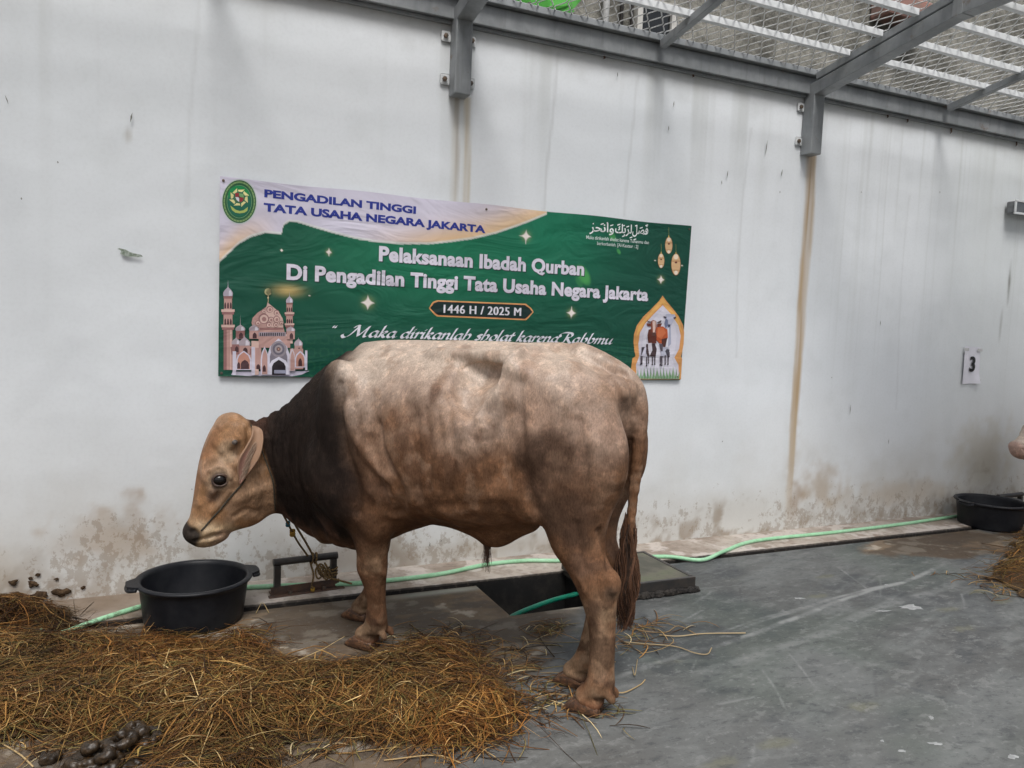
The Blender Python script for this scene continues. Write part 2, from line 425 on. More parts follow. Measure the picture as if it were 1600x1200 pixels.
M['black_plastic'] = m_plain('black_plastic', (0.008, 0.009, 0.012), (0.017, 0.018, 0.021), 0.45, 9, spec=0.28, bump=0.25)
M['black_paint'] = m_plain('black_paint', (0.022, 0.021, 0.021), (0.045, 0.036, 0.03), 0.42, 18, bump=0.25)
M['water'] = m_plain('dirty_water', (0.012, 0.013, 0.014), (0.02, 0.02, 0.02), 0.05, 4, bump=0.02)

# ------------------------------------------------------------------ ground: one sheet with a drain slit and a pit cut into it
SLIT0, SLIT1 = -0.412, -0.366                    # the drain slit along the foot of the wall
PX0, PX1, PY0, PY1 = 1.62, 2.22, -0.885, SLIT0     # the open pit
GX0, GX1, GY0 = -40.0, 60.0, -60.0
fxs = np.unique(np.r_[np.linspace(GX0, -1.6, 12), np.arange(-1.6, 7.4, .0095), np.linspace(7.4, GX1, 14), PX0, PX1]); fys = np.unique(np.r_[np.linspace(GY0, -2.9, 14), np.arange(-2.9, SLIT0 - .006, .0115), SLIT0, PY0])
fxs = fxs[np.r_[True, np.diff(fxs) > 1e-4]]; fys = fys[np.r_[True, np.diff(fys) > 1e-4]]
FX, FY = np.meshgrid(fxs, fys, indexing='ij'); ni, nj = FX.shape
I0 = np.arange(ni * nj).reshape(ni, nj); cxm = (fxs[:-1] + fxs[1:]) / 2; cym = (fys[:-1] + fys[1:]) / 2
solid = ~(((cxm > PX0) & (cxm < PX1))[:, None] & (cym > PY0)[None])
GF = np.stack([I0[:-1, :-1][solid], I0[1:, :-1][solid], I0[1:, 1:][solid], I0[:-1, 1:][solid]], 1)
GV = np.stack([FX.ravel(), FY.ravel(), 0 * FX.ravel()], 1)
ground = tag(mesh_obj('ground', GV, GF, M['floor']), 'worn grey painted concrete floor of the yard with scuffs and wet patches', kind='structure')
fc_, fw_, fb_ = floor_colors(FX.ravel(), FY.ravel()); set_col(ground, fc_)
at_ = ground.data.attributes.new('Wet', 'FLOAT', 'POINT'); at_.data.foreach_set('value', fw_.astype(np.float32))
at_ = ground.data.attributes.new('Bare', 'FLOAT', 'POINT'); at_.data.foreach_set('value', fb_.astype(np.float32))
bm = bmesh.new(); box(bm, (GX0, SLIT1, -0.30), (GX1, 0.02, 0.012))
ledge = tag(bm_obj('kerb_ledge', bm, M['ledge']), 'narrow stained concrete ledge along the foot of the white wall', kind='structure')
# channel under the slit and walls of the pit, as shells
def shell(name, x0, x1, y0, y1, z0, z1, mat):
    v = [(x0, y0, z1), (x1, y0, z1), (x1, y1, z1), (x0, y1, z1), (x0, y0, z0), (x1, y0, z0), (x1, y1, z0), (x0, y1, z0)]
    f = [(4, 5, 6, 7), (0, 4, 5, 1)[::-1], (1, 5, 6, 2)[::-1], (2, 6, 7, 3)[::-1], (3, 7, 4, 0)[::-1]]
    return mesh_obj(name, v, f, mat)
bm = bmesh.new()
for x0, x1 in ((GX0, PX0), (PX1, GX1)):
    v = [bm.verts.new(c) for c in ((x0, SLIT0, -0.001), (x1, SLIT0, -0.001), (x1, SLIT0, -0.13), (x0, SLIT0, -0.13), (x1, SLIT1, -0.13), (x0, SLIT1, -0.13))]
    bm.faces.new([v[0], v[1], v[2], v[3]]); bm.faces.new([v[3], v[2], v[4], v[5]])
slit = bm_obj('drain_channel', bm, M['pit']); tag(slit, 'black drain slit running along the concrete ledge', kind='structure')
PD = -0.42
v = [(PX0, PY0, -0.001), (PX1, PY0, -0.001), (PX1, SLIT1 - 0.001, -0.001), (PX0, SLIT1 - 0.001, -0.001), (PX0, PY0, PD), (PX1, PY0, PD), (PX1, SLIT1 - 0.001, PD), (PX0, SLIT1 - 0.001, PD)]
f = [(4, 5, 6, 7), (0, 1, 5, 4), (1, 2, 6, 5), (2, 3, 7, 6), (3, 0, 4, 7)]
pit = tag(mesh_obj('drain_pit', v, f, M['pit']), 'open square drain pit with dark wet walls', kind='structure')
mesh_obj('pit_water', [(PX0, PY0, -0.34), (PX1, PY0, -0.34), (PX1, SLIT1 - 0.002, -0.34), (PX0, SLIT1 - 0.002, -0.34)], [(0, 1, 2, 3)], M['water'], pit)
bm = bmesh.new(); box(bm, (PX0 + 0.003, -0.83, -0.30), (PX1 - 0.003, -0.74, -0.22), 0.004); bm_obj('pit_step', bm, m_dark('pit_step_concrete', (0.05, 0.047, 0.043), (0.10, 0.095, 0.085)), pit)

# ------------------------------------------------------------------ the white wall
WX0, WX1 = -9.0, 16.0
gx = np.concatenate([np.linspace(WX0, -1.4, 40, endpoint=False), np.arange(-1.4, 7.4, 0.014), np.linspace(7.4, WX1, 40)])
gz = np.arange(0.0, 3.36, 0.015); gz[-1] = 3.34
GXX, GZZ = np.meshgrid(gx, gz, indexing='ij'); fx, fz = GXX.ravel(), GZZ.ravel()
wy = (fbm(np.stack([fx * 1.6, 0 * fx, fz * 1.6], -1), 77, 3) - .5) * 0.016 + (fbm(np.stack([fx * 9, 0 * fx, fz * 9], -1), 78, 3) - .5) * 0.0035
wy = wy * sst(3.3, 3.1, fz)
ni, nj = len(gx), len(gz); I0 = (np.arange(ni - 1)[:, None] * nj + np.arange(nj - 1)[None]).ravel()
WF = np.stack([I0, I0 + nj, I0 + nj + 1, I0 + 1], 1)
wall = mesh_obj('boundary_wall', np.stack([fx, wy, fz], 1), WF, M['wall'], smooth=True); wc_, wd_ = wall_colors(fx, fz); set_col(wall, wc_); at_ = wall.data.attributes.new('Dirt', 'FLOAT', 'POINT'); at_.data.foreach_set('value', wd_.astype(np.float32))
tag(wall, 'tall white painted plaster wall with rust runs and dirt splashes behind the bull', 'wall')
bm = bmesh.new(); box(bm, (WX0, 0.03, -0.3), (WX1, 0.18, 3.335)); bm_obj('masonry_core', bm, m_plain('grey_render', (.4, .4, .38)), wall)
# a chip in the plaster, gone green, left of the banner
cx = at_wall(201, 396)
V = []; 
for a in np.linspace(0, 2 * math.pi, 14, endpoint=False):
    r = 1 + 0.35 * math.sin(3 * a + 1) ; V.append((cx[0] + 0.05 * r * math.cos(a), -0.012, cx[2] - 0.012 * math.cos(a) + 0.014 * r * math.sin(a)))
mesh_obj('plaster_chip', V, [tuple(range(14))], m_plain('mossy_plaster', (0.14, 0.18, 0.13), (0.45, 0.50, 0.46), 0.8, 60), wall)

# ------------------------------------------------------------------ steel canopy with wire mesh
canopy = tag(empty('steel_canopy', (0, 0, 3.2)), 'grey steel canopy frame on wall posts covered with wire mesh', 'canopy')
CX0, CX1 = -2.6, 9.2
PITCH = math.tan(math.radians(10))
YF = -1.16                                                  # here the rafters level off
def roof_z(y):                                              # underside of the wire mesh
    return 3.345 + (-y - 0.12) * PITCH if y > YF else 3.345 + (-YF - 0.12) * PITCH + (YF - y) * 0.02
bm = bmesh.new()
# C-shaped wall beam: web, lower lip, upper lip, and a narrow ledge angle on top
box(bm, (CX0, -0.055, 3.185), (CX1, -0.003, 3.30), 0.004); 
bm_obj('wall_beam', bm, M['steel'], canopy)
bm = bmesh.new(); box(bm, (CX0, -0.095, 3.304), (CX1, 0.0, 3.345), 0.004); bm_obj('beam_cap', bm, M['steel'], canopy)
bm = bmesh.new(); box(bm, (CX0, -0.028, 3.165), (CX1, -0.003, 3.183), 0.002); bm_obj('beam_lip', bm, M['steel'], canopy)
POSTS = [-1.13, 1.555, 4.235, 6.915]
for i, px in enumerate(POSTS):
    p = bm_obj('post', (lambda b: (box(b, (px - 0.05, -0.105, 2.765), (px + 0.05, -0.004, 3.19), 0.006), b)[1])(bmesh.new()), M['steel'], canopy)
    for s in (-1, 1):
        for zz in (2.86, 3.10):
            x0 = px + s * 0.05
            bm = bmesh.new(); box(bm, (min(x0, x0 + s * 0.055), -0.012, zz - 0.03), (max(x0, x0 + s * 0.055), -0.004, zz + 0.03), 0.008)
            bm_obj('mounting_tab', bm, M['purlin'], p)
            V, F = lathe([(0.0, 0.0), (0.014, 0.0), (0.014, 0.012), (0.0, 0.014)], 6)
            V = [(x0 + s * 0.03 + a, -0.012 - c, zz + b) for a, b, c in V]
            mesh_obj('bolt', V, F, M['bolt'], p)
def rafter(x, w, h, zoff, y0, y1, material, name):
    bm = bmesh.new()
    if y1 < YF:
        bar(bm, (x, y0, roof_z(y0) + zoff), (x, YF, roof_z(YF) + zoff), w, h, bevel=0.004)
        bar(bm, (x, YF - 0.002, roof_z(YF) + zoff), (x, y1, roof_z(y1) + zoff), w * 1.04, h * 1.02, bevel=0.004)
    else: bar(bm, (x, y0, roof_z(y0) + zoff), (x, y1, roof_z(y1) + zoff), w, h, bevel=0.004)
    return bm_obj(name, bm, material, canopy)
YEND = -3.6
for px in POSTS:
    rafter(px, 0.10, 0.085, -0.128, -0.006, YEND, M['steel'], 'rafter')
    rafter(px - 0.028, 0.034, 0.05, -0.045, -0.10, YEND, M['steel'], 'panel_frame')
    bm = bmesh.new(); zj = roof_z(YF)
    box(bm, (px - 0.054, YF - 0.035, zj - 0.174), (px + 0.054, YF + 0.03, zj - 0.082), 0.003); bm_obj('splice_plate', bm, M['steel'], canopy)
for a, b in zip(POSTS[:-1], POSTS[1:]):
    rafter((a + b) / 2, 0.045, 0.05, -0.06, -0.098, YEND, M['steel'], 'secondary_rafter')
PUR = [-0.385, -0.64, -0.895, -1.15, -1.45, -1.75, -2.05, -2.4, -2.8, -3.2, -3.55]
edges = sorted(POSTS + [(a + b) / 2 for a, b in zip(POSTS[:-1], POSTS[1:])])
spans = list(zip(POSTS[:-1], POSTS[1:]))
for a, b in spans:
    for y in PUR:
        bm = bmesh.new(); z = roof_z(y)
        box(bm, (a + 0.054, y - 0.017, z - 0.044), (b - 0.054, y + 0.017, z - 0.004), 0.002)
        bm_obj('purlin', bm, M['purlin'], canopy)
# chain-link wire: each wire zigzags down the slope, hooked to its neighbour
def wire_mesh():
    V, F, o = [], [], 0
    pw, ph = 0.056, 0.066; r = 0.0043
    ys = [-0.06]
    while ys[-1] > YEND: ys.append(ys[-1] - ph)
    ys = np.array(ys); n = len(ys)
    zz = np.array([roof_z(y) for y in ys])
    x = CX0 + 0.05; j = 0
    parts_v, parts_f = [], []
    while x < CX1:
        zig = np.where((np.arange(n) + j) % 2 == 0, 0.0, pw)
        # round the bends a little by inserting two points near each bend
        P = np.stack([x + zig, ys, zz + np.where(zig > 0, 0.004, 0.0)], 1)
        Q = []
        for i in range(n):
            if 0 < i < n - 1:
                Q.append(P[i] + (P[i - 1] - P[i]) * 0.12); Q.append(P[i] + (P[i + 1] - P[i]) * 0.12)
            else: Q.append(P[i])
        Q = np.array(Q); k = 3; a = np.arange(k) * 2 * math.pi / k
        off = np.stack([np.cos(a) * 0.6 , np.cos(a) * 0.6, np.sin(a)], 1) * r
        # cross-section: triangle across the wire (two directions alternate, so use a plain offset ring)
        T = np.gradient(Q, axis=0); T /= np.linalg.norm(T, axis=1)[:, None]
        S = np.cross(T, [0, 0, 1.0]); S /= np.linalg.norm(S, axis=1)[:, None]; U = np.cross(S, T)
        R = Q[:, None] + r * (np.cos(a)[None, :, None] * S[:, None] + np.sin(a)[None, :, None] * U[:, None])
        m = len(Q); b = sum(len(q) for q in parts_v)
        idx = np.arange(m * k).reshape(m, k)
        A, B, C2, D2 = idx[:-1], np.roll(idx[:-1], -1, 1), np.roll(idx[1:], -1, 1), idx[1:]
        parts_v.append(R.reshape(-1, 3)); parts_f.append(np.stack([A, B, C2, D2], -1).reshape(-1, 4) + b)
        x += pw; j += 1
    return np.vstack(parts_v), np.vstack(parts_f)
V, F = wire_mesh()
tag(mesh_obj('wire_mesh', V, F, M['wire'], canopy, smooth=True), 'galvanised chain link wire laid over the canopy frame', kind='stuff')
# pale roofing sheet further out on the canopy
V, F = [], []
nx = 90
for i in range(nx + 1):
    xx = 4.34 + 2.4 * i / nx
    for y in (-1.22, -2.6):
        V.append((xx, y, roof_z(y) + 0.03 + 0.012 * math.sin(i * 0.9)))
for i in range(nx): F.append((2 * i, 2 * i + 2, 2 * i + 3, 2 * i + 1))
sh = mesh_obj('roofing_sheet', V, F, m_plain('pale_sheet', (0.62, 0.63, 0.64), (0.5, 0.51, 0.5), 0.5, 3), canopy)
sh.data.materials[0].use_backface_culling = False
# rusty drips hanging from the beam
for (qx, qy, L) in ((1248, 0, 0), (1388, 178, 5), (1419, 185, 6), (1487, 203, 10), (1589, 224, 9), (1084, 112, 4), (945, 82, 4)):
    if L == 0: continue
    p = at_wall(qx, qy - 4, -0.02); l = L * 0.0045
    V, F = tube([(p[0], -0.017, 3.166), (p[0] + 0.003, -0.018, 3.166 - l * 0.6), (p[0] - 0.006, -0.018, 3.166 - l)], [0.008, 0.006, 0.0015], 6)
    mesh_obj('rust_drip', V, F, M['rust'], canopy)

# ------------------------------------------------------------------ neighbour's building seen through the wire
def m_stone():
    k = NT('rough_render', 0.9, 0.2); n = k.noise(scale=2.2, detail=8, rough=0.75); f = k.noise(scale=14, detail=6, rough=0.75)
    col = k.mix(k.step(n, 0.35, 0.65), (0.09, 0.088, 0.076), (0.30, 0.29, 0.255)); col = k.mix(k.mul(k.step(f, 0.48, 0.7), 0.7), col, (0.05, 0.05, 0.045))
    k.bump(f, 0.6, 0.05); return k.out(col)
nb = tag(empty('neighbour_building', (5, 2.5, 0)), 'rough grey rendered building seen through the wire mesh above the wall', 'building')
M['stone'] = m_stone()
bm = bmesh.new(); box(bm, (-6, 2.5, 0), (20, 3.2, 10.5)); bm_obj('facade', bm, M['stone'], nb)
pl = m_plain('weathered_frame', (0.5, 0.49, 0.46), None, 0.7)
glass = m_plain('dark_window', (0.012, 0.014, 0.016), None, 0.15, 5, bump=0)
for (x0, x1, z0, z1) in ((4.37, 4.72, 4.40, 4.72),):
    bm = bmesh.new()
    for lo, hi in (((x0 - .06, 2.44, z0 - .06), (x0, 2.52, z1 + .06)), ((x1, 2.44, z0 - .06), (x1 + .06, 2.52, z1 + .06)), ((x0, 2.445, z1), (x1, 2.52, z1 + .055)), ((x0, 2.445, z0 - .055), (x1, 2.52, z0))): box(bm, lo, hi)
    w = bm_obj('window', bm, pl, nb)
    bm = bmesh.new(); box(bm, (x0, 2.475, z0), (x1, 2.495, z1)); bm_obj('pane', bm, glass, w)
tube_obj('drain_pipe', [(3.93, 2.42, 3.0), (3.93, 2.42, 7.5)], 0.035, m_plain('white_pipe', (0.7, 0.7, 0.69), None, 0.4), nb, 10)
tube_obj('drain_pipe', [(4.12, 2.44, 3.0), (4.12, 2.44, 7.5)], 0.02, M['black_paint'], nb, 8)
tube_obj('drain_pipe', [(4.24, 2.44, 3.0), (4.24, 2.44, 7.5)], 0.016, M['black_paint'], nb, 8)
gp = [[(760, -60), (800, -60), (830, 2), (812, 8), (770, 4)], [(815, -60), (870, -60), (893, 8), (898, 18), (880, 24), (858, 17), (832, 12)], [(870, -60), (930, -60), (915, -8), (896, 14)]]
V, F = [], []
for pi, P_ in enumerate(gp):
    b = len(V); V += [tuple(at_wall(px, py, 2.0 + .05 * pi + .1 * (k_ % 2))) for k_, (px, py) in enumerate(P_)]; F.append(tuple(range(b, b + len(P_))))
kk = NT('green_tarpaulin', 0.45, 0.4, (0.06, 0.30, 0.03)); kk.b.inputs['Transmission Weight'].default_value = 0.0
mesh_obj('green_awning', V, F, kk.out(kk.mix(kk.step(kk.noise(scale=5), 0.4, 0.6), (0.05, 0.26, 0.03), (0.10, 0.40, 0.07))), nb, smooth=True)
bm = bmesh.new(); box(bm, (7.5, 2.2, 5.15), (8.2, 2.49, 5.4), 0.03); bm_obj('roof_tiles', bm, m_plain('faded_brick', (0.30, 0.15, 0.12), (0.2, 0.14, 0.12), 0.8, 6), nb)
# ------------------------------------------------------------------ the bull: one skin grown from a smooth distance field
BO = np.array([1.586, -1.723]); BA = np.array([-0.678, 0.735]); BN = np.array([-0.735, -0.678])
def b_world(l):
    l = np.asarray(l, float); q = BO + l[..., :1] * BA + l[..., 1:2] * BN
    return np.concatenate([q, l[..., 2:3]], -1)
def b_local(p):
    p = np.asarray(p, float); v = p[..., :2] - BO
    return np.stack([v @ BA, v @ BN, p[..., 2]], -1)
def lp(px, py, yo=0.0):
    """where the sight line of a picture point meets the bull's long section at side offset yo"""
    d = ray(px, py); p0 = b_world(np.array([0, yo, 0.0])); nn = np.array([BN[0], BN[1], 0])
    return b_local(EYE + d * (((p0 - EYE) @ nn) / (d @ nn)))
def head_pt(px, py, y=-0.58): return b_local(at_wall(px, py, y))

class Field:
    def __init__(s, lo, hi, h):
        s.lo = np.array(lo, float); s.h = h
        s.n = np.ceil((np.array(hi) - s.lo) / h).astype(int) + 1
        s.F = np.full(s.n, 9.0, np.float32)
        s.ax = [s.lo[i] + np.arange(s.n[i]) * h for i in range(3)]
    def put(s, fn, lo, hi, k=0.03, op='add'):
        i0 = np.maximum(((np.array(lo) - k * 1.5 - 0.03 - s.lo) / s.h).astype(int), 0)
        i1 = np.minimum(((np.array(hi) + k * 1.5 + 0.03 - s.lo) / s.h).astype(int) + 2, s.n)
        sl = tuple(slice(a, b) for a, b in zip(i0, i1))
        X, Y, Z = np.meshgrid(*(s.ax[i][sl[i]].astype(np.float32) for i in range(3)), indexing='ij', sparse=True)
        d = np.broadcast_to(fn(X, Y, Z), s.F[sl].shape).astype(np.float32)
        A = s.F[sl]
        if op == 'add':
            h = np.clip(0.5 + 0.5 * (A - d) / k, 0, 1); s.F[sl] = A * (1 - h) + d * h - k * h * (1 - h)
        else:
            h = np.clip(0.5 - 0.5 * (A + d) / k, 0, 1); s.F[sl] = A * (1 - h) - d * h + k * h * (1 - h)
    def ell(s, c, r, k=0.03, op='add', pitch=0.0, yaw=0.0):
        """ellipsoid; pitch turns it in the xz plane (nose up positive), yaw in the xy plane"""
        c = np.asarray(c, float); r = np.asarray(r, float); cp, sp, cy, sy = math.cos(pitch), math.sin(pitch), math.cos(yaw), math.sin(yaw)
        def fn(X, Y, Z):
            x, y, z = X - c[0], Y - c[1], Z - c[2]
            x, y = cy * x + sy * y, -sy * x + cy * y
            x, z = cp * x + sp * z, -sp * x + cp * z
            k0 = np.sqrt((x / r[0]) ** 2 + (y / r[1]) ** 2 + (z / r[2]) ** 2)
            k1 = np.sqrt((x / r[0] ** 2) ** 2 + (y / r[1] ** 2) ** 2 + (z / r[2] ** 2) ** 2) + 1e-6
            return k0 * (k0 - 1) / k1
        m = max(r); s.put(fn, c - m, c + m, k, op)
    def cap(s, a, b, ra, rb, k=0.02, op='add'):
        a = np.asarray(a, float); b = np.asarray(b, float); d = b - a; L2 = d @ d
        def fn(X, Y, Z):
            t = np.clip(((X - a[0]) * d[0] + (Y - a[1]) * d[1] + (Z - a[2]) * d[2]) / L2, 0, 1)
            return np.sqrt((X - a[0] - t * d[0]) ** 2 + (Y - a[1] - t * d[1]) ** 2 + (Z - a[2] - t * d[2]) ** 2) - (ra + (rb - ra) * t)
        m = max(ra, rb); s.put(fn, np.minimum(a, b) - m, np.maximum(a, b) + m, k, op)
    def vloft(s, secs, k=0.04, p=2.2, low=0.0):
        """upright sections (x, y, top, bottom, half width) strung on a level path; low>0 narrows the lower half"""
        S = np.array(secs, float)
        n = max(4 * (len(S) - 1), 8)
        S = spline(S, 4)
        lo = np.array([S[:, 0].min() - S[:, 4].max(), S[:, 1].min() - S[:, 4].max(), S[:, 3].min()])
        hi = np.array([S[:, 0].max() + S[:, 4].max(), S[:, 1].max() + S[:, 4].max(), S[:, 2].max()])
        def fn(X, Y, Z):
            best = None; bd = None
            for A, B in zip(S[:-1], S[1:]):
                d = B[:2] - A[:2]; L2 = d @ d + 1e-9
                t = np.clip(((X - A[0]) * d[0] + (Y - A[1]) * d[1]) / L2, 0, 1)
                q = np.sqrt((X - A[0] - t * d[0]) ** 2 + (Y - A[1] - t * d[1]) ** 2)
                if best is None: bd, tt, best = q, [A[j] + (B[j] - A[j]) * t for j in (2, 3, 4)], 1
                else:
                    mk = q < bd; bd = np.where(mk, q, bd)
                    for w, j in enumerate((2, 3, 4)): tt[w] = np.where(mk, A[j] + (B[j] - A[j]) * t, tt[w])
            top, bot, w = tt; hh = (top - bot) / 2; zc = (top + bot) / 2
            v = (Z - zc) / hh
            wz = w * (1 - low * np.clip(-v, 0, 1))
            r = (np.abs(bd / wz) ** p + np.abs(v) ** p) ** (1 / p)
            return (r - 1) * np.minimum(w, hh)
        s.put(fn, lo, hi, k)
    def zloft(s, secs, k=0.03, p=2.0):
        """level sections (z, front x, back x, centre y, half width), for legs"""
        S = spline(np.array(secs, float), 4); S = S[np.argsort(S[:, 0])]
        def fn(X, Y, Z):
            xf, xb, yc, w = (np.interp(Z, S[:, 0], S[:, j]) for j in (1, 2, 3, 4))
            a = (xf - xb) / 2
            f = (((np.abs((X - (xf + xb) / 2)) / a) ** p + (np.abs(Y - yc) / w) ** p) ** (1 / p) - 1) * np.minimum(a, w)
            return np.maximum(f, np.maximum(Z - S[-1, 0], S[0, 0] - Z))
        s.put(fn, (S[:, 2].min(), (S[:, 3] - S[:, 4]).min(), S[0, 0]), (S[:, 1].max(), (S[:, 3] + S[:, 4]).max(), S[-1, 0]), k)
    def aloft(s, A, d, f, secs, k=0.02, p=2.3):
        """sections (t, front, back, half width) along a straight 3d axis A + t d, f = front direction"""
        A, d, f = (np.asarray(v, float) for v in (A, d, f)); q = np.cross(d, f)
        S = spline(np.array(secs, float), 4)
        def fn(X, Y, Z):
            x, y, z = X - A[0], Y - A[1], Z - A[2]
            t = x * d[0] + y * d[1] + z * d[2]; u = x * f[0] + y * f[1] + z * f[2]; v = x * q[0] + y * q[1] + z * q[2]
            uf, ub, w = (np.interp(t, S[:, 0], S[:, j]) for j in (1, 2, 3)); hh = (uf - ub) / 2
            g = (((np.abs(u - (uf + ub) / 2)) / hh) ** p + (np.abs(v) / w) ** p) ** (1 / p)
            return np.maximum((g - 1) * np.minimum(hh, w), np.maximum(S[0, 0] - t, t - S[-1, 0]))
        c0, c1 = A + d * S[0, 0], A + d * S[-1, 0]; m = np.abs(S[:, 1:]).max()
        s.put(fn, np.minimum(c0, c1) - m, np.maximum(c0, c1) + m, k)
    def mesh(s):
        F = s.F; n = s.n; ins = F < 0
        c = np.zeros(n - 1, np.uint8)
        for dx in (0, 1):
            for dy in (0, 1):
                for dz in (0, 1): c += ins[dx:n[0] - 1 + dx, dy:n[1] - 1 + dy, dz:n[2] - 1 + dz]
        I = np.argwhere((c > 0) & (c < 8)); N = len(I)
        idx = np.full(n - 1, -1, np.int32); idx[tuple(I.T)] = np.arange(N)
        corner = [(a, b, e) for a in (0, 1) for b in (0, 1) for e in (0, 1)]
        val = {o: F[I[:, 0] + o[0], I[:, 1] + o[1], I[:, 2] + o[2]] for o in corner}
        acc = np.zeros((N, 3)); cnt = np.zeros(N)
        for o in corner:
            for axs in range(3):
                if o[axs]: continue
                o2 = list(o); o2[axs] = 1; o2 = tuple(o2)
                a, b = val[o], val[o2]; mk = (a < 0) != (b < 0)
                t = np.where(mk, a / np.where(a - b == 0, 1, a - b), 0)
                P = np.tile(np.array(o, float), (N, 1)); P[:, axs] += t
                acc[mk] += P[mk]; cnt[mk] += 1
        V = s.lo + (I + acc / cnt[:, None]) * s.h
        Q = []
        for axs in range(3):
            o = [1, 1, 1]; o[axs] = 0
            sl0 = [slice(1, n[i] - 1) for i in range(3)]; sl0[axs] = slice(0, n[axs] - 1)
            sl1 = list(sl0); sl1[axs] = slice(1, n[axs])
            a, b = ins[tuple(sl0)], ins[tuple(sl1)]
            E = np.argwhere(a != b)
            g = E.copy()
            for i in range(3):
                if i != axs: g[:, i] += 1
            u, v = (axs + 1) % 3, (axs + 2) % 3
            def at(du, dv):
                h = g.copy(); h[:, u] -= du; h[:, v] -= dv; return idx[tuple(h.T)]
            q = np.stack([at(1, 1), at(0, 1), at(0, 0), at(1, 0)], 1)
            fl = ~a[tuple(E.T)]
            q[fl] = q[fl][:, ::-1]; Q.append(q)
        return V, np.vstack(Q)

B = Field((-0.36, -0.46, -0.015), (1.95, 0.74, 1.46), 0.0070)
# trunk
B.vloft([(1.32, 0, 1.12, .58, .12), (1.24, 0, 1.25, .48, .18), (1.13, 0, 1.325, .45, .225), (.98, 0, 1.355, .475, .26), (.83, 0, 1.368, .55, .285),
         (.66, 0, 1.376, .61, .30), (.50, 0, 1.382, .605, .305), (.34, 0, 1.384, .63, .29), (.20, 0, 1.386, .70, .255), (.09, 0, 1.37, .82, .215), (.0, 0, 1.32, .92, .165), (-.06, 0, 1.27, 1.02, .10)], 0.05, 2.15)
B.vloft([(1.10, 0, 1.36, 1.15, .05), (.7, 0, 1.383, 1.2, .06), (.3, 0, 1.392, 1.2, .07), (.13, 0, 1.395, 1.2, .06), (-.01, 0, 1.335, 1.15, .05), (-.09, 0, 1.28, 1.12, .04)], 0.05, 2)     # spine
# neck, turned towards the trough
def nk(px_t, py_t, py_b, X, Y, w):
    l = b_local(np.array([X, Y, 0.0])); zt = at_wall(px_t, py_t, Y)[2]; zb = at_wall(px_t, py_b, Y)[2]
    return (l[0], l[1], zt, zb, w)
B.vloft([nk(400, 657, 770, .41, -.58, .085), nk(425, 645, 788, .475, -.595, .105), nk(450, 630, 803, .54, -.62, .125), nk(480, 602, 825, .62, -.655, .16), nk(512, 570, 845, .71, -.70, .205), nk(540, 548, 848, .80, -.745, .235)], 0.06, 2.0, 0.25)
# dewlap and brisket
bl = lambda px, py, Y: b_local(at_wall(px, py, Y))
B.cap(bl(436, 775, -.60), bl(470, 800, -.645), .03, .035, 0.05); B.cap(bl(470, 800, -.645), bl(510, 826, -.70), .035, .045, 0.05)
B.cap((1.27, 0, .50), (1.12, 0, .495), .055, .065, 0.06)
for sgn in (1, -1):
    # shoulder blade, point of shoulder, upper arm, elbow
    B.ell((1.06, sgn * .195, 1.02), (.13, .075, .28), 0.07, pitch=-0.22)
    B.ell((1.19, sgn * .145, .80), (.12, .10, .15), 0.06, pitch=0.4)
    B.ell((1.04, sgn * .195, .74), (.15, .085, .16), 0.05, pitch=-0.5)
    B.ell((.92, sgn * .18, .64), (.075, .06, .11), 0.05, pitch=-0.3)
    # rib cage swell, flank hollow, loin edge
    B.ell((.60, sgn * .20, .95), (.34, .115, .25), 0.08)
    # hook bone, pelvis, pin bone, thigh
    hk = lp(806, 580, .20)
    B.cap((hk[0] - .005, sgn * .195, hk[2] - .012), (hk[0] - .03, sgn * .09, hk[2] + .040), .038, .045, 0.05)
    B.cap((hk[0], sgn * .20, hk[2] - .01), (.19, sgn * .205, 1.00), .032, .09, 0.07)
    B.ell((.10, sgn * .145, 1.19), (.19, .085, .14), 0.07)
    B.cap((hk[0] - .02, sgn * .17, hk[2] - .03), (-.10, sgn * .075, 1.235), .045, .035, 0.06)
    B.ell((-.105, sgn * .070, 1.24), (.038, .030, .042), 0.05)
    B.ell((.055, sgn * .165, .98), (.20, .105, .27), 0.05, pitch=0.05)
    B.ell((.185, sgn * .17, .85), (.09, .075, .15), 0.06, pitch=0.25)
    # flank fold in front of the stifle
    B.cap((.27, sgn * .17, .82), (.18, sgn * .165, .78), .022, .04, 0.06)
    # hollow of the flank under the edge of the loin
    fc = lp(757, 585, .22)
    B.ell((fc[0] + .005, sgn * .275, fc[2] + .004), (.118, .122, .066), 0.034, 'sub', pitch=-0.10)
    B.ell((fc[0] + .05, sgn * .30, fc[2] - .075), (.10, .085, .09), 0.06, 'sub', pitch=0.5)
    B.cap((.68, sgn * .135, 1.345), (hk[0] + .02, sgn * .165, 1.335), .018, .024, 0.05)
    B.ell((hk[0] - .002, sgn * .192, hk[2] - .012), (.034, .03, .042), 0.03)
    # grooves: behind the shoulder, front edge of the thigh, between thigh muscles
    B.cap((.90, sgn * .295, 1.16), (.835, sgn * .31, .80), .02, .025, 0.07, 'sub')
    B.cap((.275, sgn * .285, 1.13), (.30, sgn * .30, .90), .02, .03, 0.08, 'sub')
    B.cap((-.02, sgn * .275, 1.12), (-.03, sgn * .27, .80), .012, .016, 0.05, 'sub')
# sheath
B.cap((.64, 0, .655), (.43, 0, .615), .045, .062, 0.07); B.cap((.43, 0, .615), (.29, 0, .665), .062, .04, 0.07); B.cap((.445, 0, .60), (.465, 0, .562), .045, .024, 0.03)
B.cap((.12, 0, .76), (.02, 0, .72), .06, .05, 0.06)
